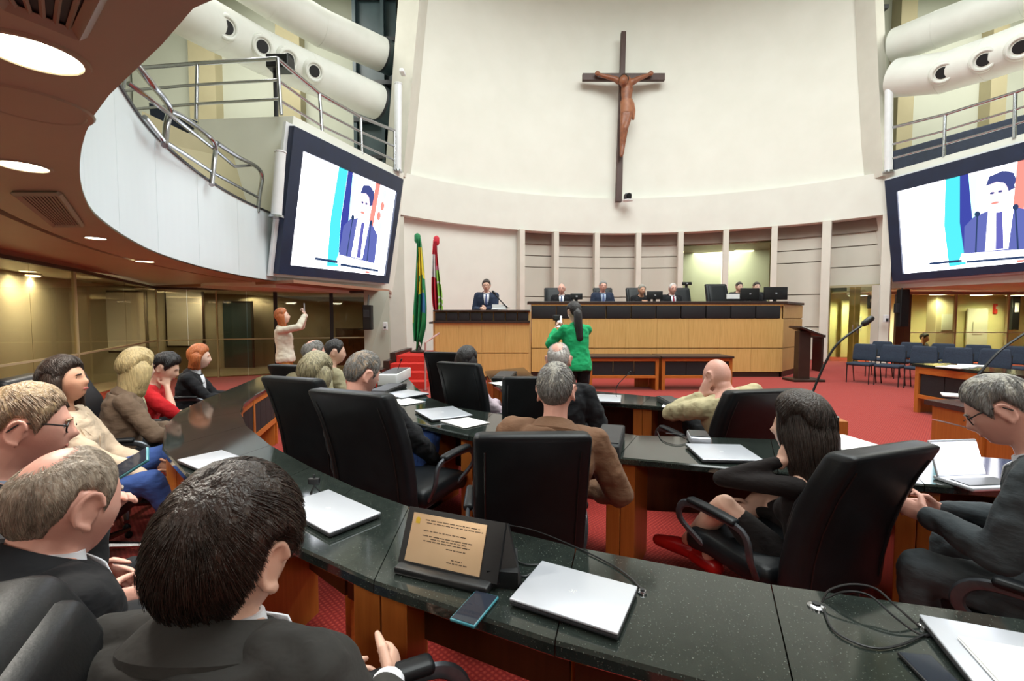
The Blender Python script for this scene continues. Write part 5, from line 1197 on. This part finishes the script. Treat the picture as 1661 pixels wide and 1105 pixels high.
    folds(remesh(topm.build('jacket' if lapel else ('dress' if dress else 'shirt'), top, root, 'all'), cv, 3), 0 if dress or vox > .014 else s)
    if not (bare_legs and not dress): folds(remesh(botm.build('skirt' if (bare_legs) else 'trousers', bottom or top, root, 'all'), cv, 3), 0 if dress or vox > .014 else s)
    # collars, lapel, shirt front, tie
    def front(t, x, off):
        r, f, u = frame(t); a = [q for q in ST if q[0] <= t][-1]; b = ([q for q in ST if q[0] > t] or [a])[0]; k = (t - a[0]) / max(1e-6, b[0] - a[0]) if b is not a else 0
        rx = a[1] + (b[1] - a[1]) * k; ry = a[2] + (b[2] - a[2]) * k + belly * 1.6 * exp(-((t - .12) / .12) ** 2); fo = a[3] + (b[3] - a[3]) * k
        return W(sp(t) + r * x + f * (fo + (ry + .016) * max(.0, 1 - abs(x / (rx + .016)) ** 2.5) ** .4 + off))
    if collar is not None:
        MB().rings([[W(nb + nup * (h - .004 * sin(2 * pi * j / 22)) + (r5 * cos(2 * pi * j / 22) + f5 * sin(2 * pi * j / 22)) * rr) for j in range(22)] for h, rr in ((-.04, .074), (-.015, .070), (.008, .064), (.008, .058), (-.015, .06))] if not fem else [[W(nb + nup * h + (r5 * cos(2 * pi * j / 22) + f5 * sin(2 * pi * j / 22)) * rr) for j in range(22)] for h, rr in ((-.03, .062), (.0, .060), (.03, .056), (.03, .05), (0, .052))], cap=False).build('collar', collar, root, True)
    if lapel:
        k = .86 if fem else 1.; R = []
        for h, rr in ((.012, .067), (.020, .073), (.004, .092), (-.022, .116), (-.036, .116), (-.014, .074)):
            R.append([W(nb + u5 * (h + .022 * (-sin(2 * pi * j / 26)) - .014) + (r5 * cos(2 * pi * j / 26) * 1.1 + f5 * (sin(2 * pi * j / 26) + .0)) * rr * k) for j in range(26)])
        MB().rings(R, cap=False).build('jacket_collar', top, root, True)
        if face:
            for sg in (-1, 1):
                q = [front(.45, sg * .045, .012), front(.42, sg * .085, .012), front(.34, sg * .082, .012), front(.20, sg * .012, .012), front(.30, sg * .022, .014)]
                MB().add(q + [p + V((0, -.006, 0)) for p in q], [(0, 1, 2, 3, 4), (9, 8, 7, 6, 5)] + [(i, (i + 1) % 5, 5 + (i + 1) % 5, 5 + i) for i in range(5)]).build('lapel', top, root)
    if collar is not None and lapel and face:
        rows = [[front(t, x * wd_, .014) for x in (-1, -.5, 0, .5, 1)] for t, wd_ in ((.47, .055), (.42, .055), (.35, .045), (.28, .03), (.20, .010))]
        o = MB().grid(rows).build('shirt_front', collar, root, True); q = o.modifiers.new('solid', 'SOLIDIFY'); q.thickness = .004
        if tie is not None:
            rows = [[front(t, x * wd_, .022) for x in (-1, 0, 1)] for t, wd_ in ((.475, .016), (.45, .013), (.35, .024), (.22, .030))]
            o = MB().grid(rows).build('tie', tie, root, True); q = o.modifiers.new('solid', 'SOLIDIFY'); q.thickness = .005
    # face
    def hl(p): return HC + HR @ V(p) * s
    if face:
        for sg in (-1, 1):
            e = head_surf(V((sg * .36, .92, .11)).normalized()); c = hl(e + V((0, -.006, 0)))
            if vox < .008:
                w_ = MB().ell(c, .0125 * s, .0115 * s, .0095 * s, 12, 8, HR).build('eye', M['shirt'], root, True); MB().ell(hl(e + V((0, .003, 0))), .0062 * s, .004 * s, .0065 * s, 10, 6, HR).build('iris', M['lens'], w_, True)
            else: MB().ell(hl(e + V((0, -.002, 0))), .012 * s, .006 * s, .006 * s, 8, 5, HR).build('eye', M['lens'], root, True)
            P = [hl(head_surf(V((sg * q, .92, .25 + .02 * (1 - abs(q - .38) * 4))).normalized()) + V((0, .002, 0))) for q in (.17, .3, .42, .54)]
            MB().tube(P, [.003 * s, .0042 * s, .004 * s, .002 * s], 6).build('eyebrow', HAIR[hair['col']] if hair and hair['col'] not in ('blonde', 'white', 'streak') else HAIR['brown'], root, True)
        MB().ell(hl(head_surf(V((0, .9, -.435)).normalized()) + V((0, -.0055, 0))), .020 * s, .005 * s, .007 * s, 12, 6, HR).build('lips', mat('lips', (190, 96, 92), scale=5, rough=.4) if fem else mat('lips', (186, 116, 100), scale=5, rough=.5), root, True)
    if glasses:
        mb = MB()
        for sg in (-1, 1):
            e = head_surf(V((sg * .36, .92, .11)).normalized()) + V((0, .012, -.004))
            mb.tube([hl(e + V((.023 * cos(q), -.004 * abs(cos(q)), .017 * sin(q)))) for q in [2 * pi * k / 16 for k in range(17)]], .0022 * s, 6)
            mb.tube([hl(e + V((sg * .023, -.002, .006))), hl(V((sg * .078, .05, .024))), hl(V((sg * .083, -.012, .026))), hl(V((sg * .082, -.035, .0)))], .0024 * s, 6)
        e = head_surf(V((.0, .95, .11)).normalized()); mb.tube([hl(V((-.010, e.y + .004, .013))), hl(V((.010, e.y + .004, .013)))], .002 * s, 6)
        mb.build('glasses', M['black'], root, True)
    # hair
    if hair:
        k = hair; kind = k.get('kind', 'full'); th = k.get('th', .014); hm = HAIR[k['col']]; sd = k.get('seed', len(COL.objects) % 97)
        NAPE[0] = k.get('nape', 0.); mk = 'full' if kind in ('long', 'tail', 'bun') else kind
        def place(mb): mb.v = [tuple(HC + HR @ V(p) * s) for p in mb.v]; return mb
        cap_ = place(hair_cap(mk, th, sd, tous=k.get('tous', .004), vol=k.get('vol', 1.)))
        ho = cap_.build('hair', hm, root, 'all')
        if k.get('n'):
            o = place(hair_strands(mk, th, k['n'], k.get('len', .045), sd, r=k.get('r', .0011), lift=k.get('lift', .005), sweep=V(k.get('sweep', (0, 0, 0))), vol=k.get('vol', 1.))).build('hair_strands', HAIR[k.get('col2', k['col'])], ho, 'all'); o['kind'] = 'stuff'
        if kind == 'long':
            ln = k['long']; a0 = k.get('a0', 1.25); rows = []; rnd = random.Random(sd); nA = 28; inner = []
            for i in range(12):
                v = i / 11; zr = .075 - v * ln; ro = []; ri = []
                for j in range(nA + 1):
                    az = a0 + (2 * pi - 2 * a0) * j / nA; dx, dy = sin(az), cos(az)
                    wv = 1 + .03 * noise.noise(V((az * 3, v * 2, sd))) + .05 * noise.noise(V((az * 9, v, sd)))
                    tap = 1 - .25 * sm(.5, 1, v) * k.get('taper', 1.)
                    bl = .80 + .20 * sm(0, .28, v); rx = (.077 + th + .012 * sin(v * 3)) * wv * tap * bl; ry = (.098 + th * .9) * wv * bl
                    bx_ = k.get('push', 0.) * v
                    y_ = dy * ry * (1 - .25 * sm(.1, .6, v)) - bx_; z_ = zr - (.03 * noise.noise(V((az * 6, 3, sd))) if i == 11 else 0)
                    ro.append(V((dx * rx, y_, z_))); ri.append(V((dx * (rx - .02), y_ + .022 * abs(dy), z_)))
                rows.append(ro); inner.append(ri)
            mb = MB(); nn = nA + 1
            mb.rings([[HC + HR @ (p * s) for p in ro + ri[::-1]] for ro, ri in zip(rows, inner)])
            mb.build('long_hair', HAIR[k.get('col3', k['col'])], root, 'all')
            if k.get('curt'):
                mb = MB()
                for q in range(k['curt']):
                    j = rnd.uniform(0, nA - .01); ji = int(j); fr = j - ji; off = rnd.uniform(.0, .006); P = []
                    e = rnd.randint(8, 11)
                    for i in range(0, e + 1):
                        p = rows[i][ji].lerp(rows[i][ji + 1], fr); dd = V((p.x, p.y, 0)).normalized(); P.append(HC + HR @ ((p + dd * off + V((.004 * noise.noise(V((q, i * .5, 0))), 0, 0))) * s))
                    mb.tube(P, [.0016 * s] * (len(P) - 1) + [.0004], 3)
                o = mb.build('hair_strands', HAIR[k.get('col2', k['col'])], root.children[-1] if False else ho, 'all'); o['kind'] = 'stuff'
        if kind == 'tail':
            P = [HC + HR @ V((0, -.095, .03)) * s, HC + V((0, -.14 * s, -.03 * s)), HC + V((0, -.16 * s, -.16 * s)), HC + V((.01, -.165 * s, -.33 * s)), HC + V((.0, -.16 * s, -.40 * s))]
            MB().tube(spline(P, 5), [.03 * s] * 3 + [.052 * s] * 13 + [.035 * s, .03 * s, .02 * s, .012 * s, .006 * s], 12, True).build('long_hair', hm, root, 'all')
    return root
persons_w = {}; roots = {}
C_ = dict(grey=cloth('grey_suit', (52, 51, 49)), dark=cloth('charcoal_suit', (23, 24, 28)), black=cloth('black_cloth', (26, 27, 31)), navy=cloth('navy_suit', (40, 50, 72)), brown=cloth('brown_jacket', (120, 88, 66)), beige=cloth('beige_jacket', (206, 184, 160)), taupe=cloth('taupe_jacket', (112, 92, 76)),
    red=cloth('red_shirt', (206, 32, 40)), cream=cloth('cream_suit', (222, 214, 196)), khaki=cloth('khaki_jacket', (168, 160, 130)), pink=cloth('pale_pink_suit', (206, 188, 198)), green=cloth('green_blazer', (32, 176, 110)), sand=cloth('sand_shirt', (196, 184, 146)), jeans=cloth('blue_jeans', (52, 78, 138)), darkjeans=cloth('dark_blue_trousers', (36, 44, 74)),
    dress=cloth('black_dress', (28, 22, 22)), steel=cloth('grey_striped_suit', (66, 72, 76)), shirtblue=cloth('pale_blue_shirt', (176, 190, 214)), yellow=cloth('ochre_trousers', (176, 124, 66)), tie_b=cloth('blue_tie', (92, 104, 150)), tie_r=cloth('red_tie', (150, 40, 66)), white=M['shirt'])

# --- nearest man, dark hair
person('man with thick dark brown hair and grey suit, nearest, seen from behind', 374, 904, .77, yaw=-16, s=1.09, lean=4, hunch=10, tilt=-5, nk=.02, nf=.02, head=(10, 2, 2), top=C_['grey'], bottom=C_['grey'], skin='light', collar=M['shirt'], cuff=True, vox=.0045, face=True,
       hair=dict(col='dark', kind='full', th=.022, n=8500, len=.055, col2='dark', r=.0007, lift=.007, sweep=(0, .15, 0), seed=3, tous=.006, vol=1.3, nape=.26), L=V((-.12, .36, .10)), Rr=('w', on(640, 1116, .72) + V((-.03, .05, -.04))))
person('balding grey haired man in dark suit holding a phone, seen from behind left', 103, 822, .98, yaw=-24, s=1.06, lean=6, hunch=12, nk=.02, nf=.02, head=(14, 10, 0), top=C_['dark'], bottom=C_['darkjeans'], skin='pink', collar=M['shirt'], vox=.005, belly=.03,
       hair=dict(col='silverbrown', kind='balding', th=.007, n=8000, len=.03, col2='silverbrown', r=.0005, lift=.0015, seed=8, tous=.001), L=('w', at(140, 862, 1.14)), Rr=('w', at(146, 838, 1.2)), curl=(.6, .5))
person('man with glasses and sandy brown hair at the left frame edge', 42, 694, 1.42, yaw=-44, s=1.04, lean=6, hunch=12, nk=.08, nf=.04, head=(-2, 6, 0), top=C_['dark'], bottom=C_['dark'], skin='pink', collar=C_['shirtblue'], vox=.0055, glasses=True,
       hair=dict(col='sandy', kind='full', th=.014, n=2600, len=.05, col2='greybrown', r=.0012, lift=.004, seed=5))
person('dark haired woman in a beige jacket and jeans, leaning back at the left', 105, 619, 2.8, yaw=-72, fem=True, s=1.1, lean=-8, hunch=6, head=(-8, -6, 0), top=C_['beige'], bottom=C_['jeans'], skin='tan', lapel=True, vox=.010, feet={-1: V((-.05, .80, .50)), 1: V((.05, .55, .09))},
       hair=dict(col='dark', kind='long', th=.024, long=.22, a0=1.2, col3='dark', seed=11, n=900, len=.07, r=.0016), L=V((-.12, .32, .10)), Rr=V((.12, .40, .08)))
person('blonde woman in a taupe jacket facing the hall, by the left desk', 222, 598, 3.55, yaw=-50, fem=True, s=1.12, lean=4, hunch=12, head=(28, 6, 0), top=C_['taupe'], bottom=C_['black'], skin='pale', vox=.010, collar=C_['khaki'],
       hair=dict(col='blonde', kind='long', th=.024, long=.26, a0=1.15, seed=4, n=700, len=.07, r=.0018, col2='blonde'), L=V((-.10, .40, .16)), Rr=V((.12, .44, .14)))
person('person with black hair and red shirt resting the chin on a hand', 268, 598, 4.35, yaw=-68, fem=True, s=1.08, lean=14, hunch=16, head=(-4, 18, 0), top=C_['red'], bottom=C_['black'], skin='light', lapel=False, sleeve=.34, vox=.010,
       hair=dict(col='black', kind='full', th=.026, seed=6, tous=.008, n=500, len=.06, r=.002), Rr=('h', (.05, .09, -.13)), L=V((-.06, .40, .18)), elbow=(None, V((.3, .4, -.9))))
person('auburn haired woman in a black jacket holding a phone, end of the left desk', 323, 580, 5.35, yaw=-70, fem=True, s=1.1, lean=6, hunch=10, head=(4, 4, 0), top=C_['black'], bottom=C_['black'], skin='pale', vox=.012, collar=M['shirt'],
       hair=dict(col='auburn', kind='long', th=.022, long=.2, a0=1.25, seed=9), L=V((-.06, .46, .20)), Rr=V((.06, .48, .20)))
person('auburn haired woman in a cream suit standing and filming with a phone', 458, 514, 7.6, yaw=-72, fem=True, pose='stand', s=1.03, lean=-4, hunch=0, head=(0, -8, 0), top=C_['cream'], bottom=C_['yellow'], skin='pale', vox=.013,
       hair=dict(col='auburn', kind='long', th=.022, long=.24, a0=1.2, seed=2), L=('h', (-.07, .34, -.02)), Rr=('h', (.07, .34, -.02)))
person('grey haired man with pink scalp in the far left group', 508, 573, 4.4, yaw=-20, s=1.06, head=(-30, 10, 0), top=C_['khaki'], bottom=C_['black'], skin='pink', vox=.012, lapel=False, hair=dict(col='silver', kind='balding', th=.008, seed=3, n=500, len=.03, r=.002))
person('woman with streaked blonde hair, in the chair left of the jeans man', 512, 607, 3.75, yaw=-24, fem=True, lean=-4, s=1.22, head=(4, 10, 0), hunch=12, top=C_['khaki'], bottom=C_['black'], skin='pale', vox=.012, lapel=False, hair=dict(col='streak', kind='long', th=.028, long=.20, a0=1.0, seed=7, n=900, len=.07, r=.002, col2='streak'), face=False)
person('dark haired man in a khaki jacket, farthest of the left group', 543, 572, 4.9, yaw=-42, s=1.06, head=(-20, 6, 0), top=C_['khaki'], bottom=C_['jeans'], skin='light', vox=.012, lapel=False, hair=dict(col='black', kind='full', th=.014, seed=3))
person('man with cropped grey brown hair, dark suit and jeans in the big chair', 588, 607, 3.2, yaw=-18, s=1.24, lean=-2, hunch=12, tilt=-11, head=(-22, 14, 6), top=C_['black'], bottom=C_['jeans'], skin='pink', vox=.009, collar=C_['black'], hair=dict(col='greybrown', kind='full', th=.012, seed=12, n=2600, len=.03, r=.0014, lift=.006, col2='silver'), L=V((-.08, .36, .12)), Rr=V((.24, .34, .06)), elbow=(None, V((.9, -.2, -.5))))
person('woman with straight black hair in a pale pink suit, seen from the side', 756, 586, 4.75, yaw=-62, fem=True, s=1.14, lean=-4, hunch=8, tilt=-10, head=(36, 6, 6), top=C_['pink'], bottom=C_['pink'], skin='light', vox=.011, face=False, hair=dict(col='black', kind='long', th=.02, long=.26, a0=1.0, seed=1), L=V((-.02, .34, .12)), Rr=V((.14, .38, .10)), elbow=(None, V((.8, -.2, -.6))))
gw_ = person('woman in a bright green blazer with a long black ponytail, standing, filming', 931, 507, 6.2, yaw=12, fem=True, pose='stand', s=1.08, head=(6, 0, 0), top=C_['green'], bottom=C_['black'], skin='light', vox=.011, face=False, hair=dict(col='black', kind='tail', th=.018, seed=1), L=V((-.19, .30, .42)), Rr=V((-.05, .34, .44)), elbow=(V((-.6, -.1, -.9)), V((.7, -.1, -.8))))
person('white haired balding man in a black jacket behind the brown jacketed man', 906, 585, 3.95, yaw=-8, s=1.28, lean=0, hunch=10, head=(0, 2, 0), top=C_['black'], bottom=C_['black'], skin='pink', vox=.010, face=False, hair=dict(col='white', kind='balding', th=.006, seed=5, n=900, len=.025, r=.0014), Rr=V((.24, .28, .10)))
person('grey haired man in a brown jacket, seen from behind in the middle chair', 902, 636, 2.32, yaw=2, s=1.12, lean=2, hunch=8, head=(-14, 4, -3), top=C_['brown'], bottom=C_['darkjeans'], skin='pink', vox=.008, collar=M['shirt'], face=False, hair=dict(col='grey', kind='full', th=.014, seed=15, n=3200, len=.035, r=.0013, lift=.007, col2='silver', tous=.006), L=V((-.22, .30, .06)), Rr=V((.24, .26, .10)), elbow=(V((-.7, -.3, -.8)), V((.7, -.3, -.8))), nk=.07, tilt=8)
person('bald man in a sand coloured shirt leaning on his hand', 1163, 612, 3.72, yaw=6, s=1.24, lean=3, hunch=12, nk=.03, nf=.04, tilt=-15, head=(14, 10, 4), top=C_['sand'], bottom=C_['black'], skin='pink', vox=.010, lapel=False, collar=C_['sand'], face=False, hair=None, L=('h', (-.10, .05, -.12)), Rr=V((.34, .20, .14)))
person('woman with long dark hair in a black open backed dress and red heels', 1298, 694, 2.16, yaw=32, fem=True, s=1.12, lean=0, hunch=12, head=(8, 4, 4), top=C_['dress'], bottom=C_['dress'], skin='light', vox=.0075, lapel=False, dress=True, neck_open=True, bare_legs=True, face=False, shoe='heel',
       hair=dict(col='dark', kind='long', th=.032, long=.42, a0=.95, seed=21, n=2500, len=.09, r=.0011, col2='dark', col3='dark', curt=900, push=.06, taper=.5), L=('h', (-.11, .04, -.13)), Rr=V((.10, .34, .16)), elbow=(V((-.6, .5, -.8)), None), feet={-1: ('w', at(1116, 876, 2.55)), 1: ('w', at(1150, 900, 2.4))})
person('grey haired man with glasses in a grey suit at the right edge', 1628, 668, 1.72, yaw=32, s=1.06, lean=12, hunch=18, head=(6, 26, 0), top=C_['steel'], bottom=C_['steel'], skin='pink', vox=.0065, collar=M['shirt'], glasses=True, hair=dict(col='grey', kind='full', th=.016, seed=19, n=3600, len=.045, r=.0011, col2='silver', lift=.005), L=V((-.10, .42, .16)), Rr=V((.05, .42, .15)))
# --- on the rostrum
person('man in a navy suit speaking at the microphone of the lower desk', 789, 464, 11.62, yaw=180, s=1.28, pose='stand', top=C_['navy'], bottom=C_['navy'], skin='light', vox=.016, nk=.065, collar=M['shirt'], tie=C_['tie_b'], glasses=True, hair=dict(col='dark', kind='full', th=.014, seed=2), zfloor=.64, L=V((.0, .28, .16)), Rr=V((.10, .28, .14)), head=(0, 4, 0))
person('bald man in a dark suit and light tie seated first on the rostrum', 911, 469, 12.5, yaw=172, s=1.2, top=C_['dark'], bottom=C_['dark'], skin='pink', vox=.016, nk=.065, collar=M['shirt'], tie=C_['tie_b'], glasses=True, hair=dict(col='silver', kind='bald', th=.003), zfloor=.9)
person('grey haired man in a navy suit seated second on the rostrum', 978, 465, 12.5, yaw=180, s=1.25, top=C_['navy'], bottom=C_['navy'], skin='pink', vox=.016, nk=.065, collar=C_['shirtblue'], tie=C_['tie_b'], glasses=True, hair=dict(col='silver', kind='full', th=.012), zfloor=.9)
person('grey haired person in black, hands raised, seated third on the rostrum', 1041, 471, 12.5, yaw=186, s=1.15, lean=14, top=C_['black'], bottom=C_['black'], skin='tan', vox=.016, nk=.065, hair=dict(col='grey', kind='full', th=.018), zfloor=.9, L=V((-.04, .30, .28)), Rr=V((.04, .30, .28)))
person('white haired man with a red tie seated fourth on the rostrum', 1091, 469, 12.5, yaw=184, s=1.22, top=C_['dark'], bottom=C_['dark'], skin='pink', vox=.016, nk=.065, collar=M['shirt'], tie=C_['tie_r'], glasses=True, hair=dict(col='white', kind='receding', th=.010), zfloor=.9)
person('dark haired man half hidden behind a black monitor, left one', 1199, 466, 13.0, yaw=180, s=1.1, top=C_['black'], bottom=C_['black'], skin='light', vox=.016, nk=.065, hair=dict(col='dark', kind='full', th=.014), zfloor=.9)
person('dark haired man half hidden between the two black monitors', 1227, 466, 13.0, yaw=176, s=1.1, top=C_['dark'], bottom=C_['dark'], skin='light', vox=.016, nk=.065, hair=dict(col='dark', kind='full', th=.014), zfloor=.9)
person('dark haired visitor seated behind the right glass wall', 1500, 549, 15.9, yaw=200, s=1.2, top=C_['black'], bottom=C_['black'], skin='tan', vox=.02, lapel=False, hair=dict(col='black', kind='full', th=.03))
# --- chairs that belong to the seated people at the outer desk
def seat_for(key, lab, dyaw=0., top=1.13, width=.52, back=.04):
    r = [q for q in roots if key in q][0]; x, y, ya, sc = roots[r]; ya += radians(dyaw); off = Matrix.Rotation(ya, 3, 'Z') @ V((0, back, 0))
    bt = Matrix.Rotation(ya, 3, 'Z') @ V((0, -.55 * width / .52, 0)); chair(lab, V((x + off.x + bt.x, y + off.y + bt.y, top)), None, 0, math.degrees(ya), width)
seat_for('beige jacket and jeans', 'black chair of the woman in beige jacket, far left', 0, 1.02)
seat_for('blonde woman in a taupe', 'black leather chair of the blonde woman in taupe jacket, by the glass wall', -16, 1.13, .55)
seat_for('red shirt resting', 'black chair of the person in red shirt', 0, 1.08)
seat_for('black jacket holding a phone, end', 'black chair of the auburn haired woman at the far end of the desk', 0, 1.1)
seat_for('grey suit at the right edge', 'black leather chair of the grey suited man at the right edge', 0, 1.12, .56)
# --- things they hold
def held(lab, key, rot, dz=(0, 0, 0), **k):
    p = persons_w[key] + V(dz); return phone(lab, p, rot, **k)
def pk(s_): return [k for k in persons_w if s_ in k[0] and k[1] == 1][0]
def lk(s_): return [k for k in persons_w if s_ in k[0] and k[1] == -1][0]
held('smartphone with pale blue case held by the balding man', pk('balding grey haired man in dark'), Euler((radians(35), radians(20), radians(-52))).to_quaternion(), (.03, .02, .05), case='teal_case')
held('dark smartphone held by the auburn haired woman at the desk', pk('auburn haired woman in a black'), Euler((radians(20), 0, radians(-70))).to_quaternion(), (0, 0, .03))
held('smartphone raised by the standing woman in cream', pk('cream suit'), Euler((radians(90), 0, radians(-72))).to_quaternion(), (.02, 0, .03), case='silver')
held('smartphone with bright screen held up by the woman in green', pk('green blazer'), Euler((radians(90), 0, radians(12))).to_quaternion(), (0, 0, .03), scr='display', wd=.09, hh=.16)
p = persons_w[lk('green blazer')]; t = thing('microphone_recorder', 'small black recorder held in the raised left hand of the woman in green', 'recorder', p + V((0, .02, .10)))
MB().rbox((0, 0, 0), (.10, .05, .08), .012).build('body', M['black'], t, True); MB().tube([V((0, 0, -.04)), V((0, 0, -.12))], .018, 8).build('handle', M['black'], t, True); MB().rbox((0, -.028, 0), (.06, .006, .05), .002).build('screen', M['darkgrey'], t)
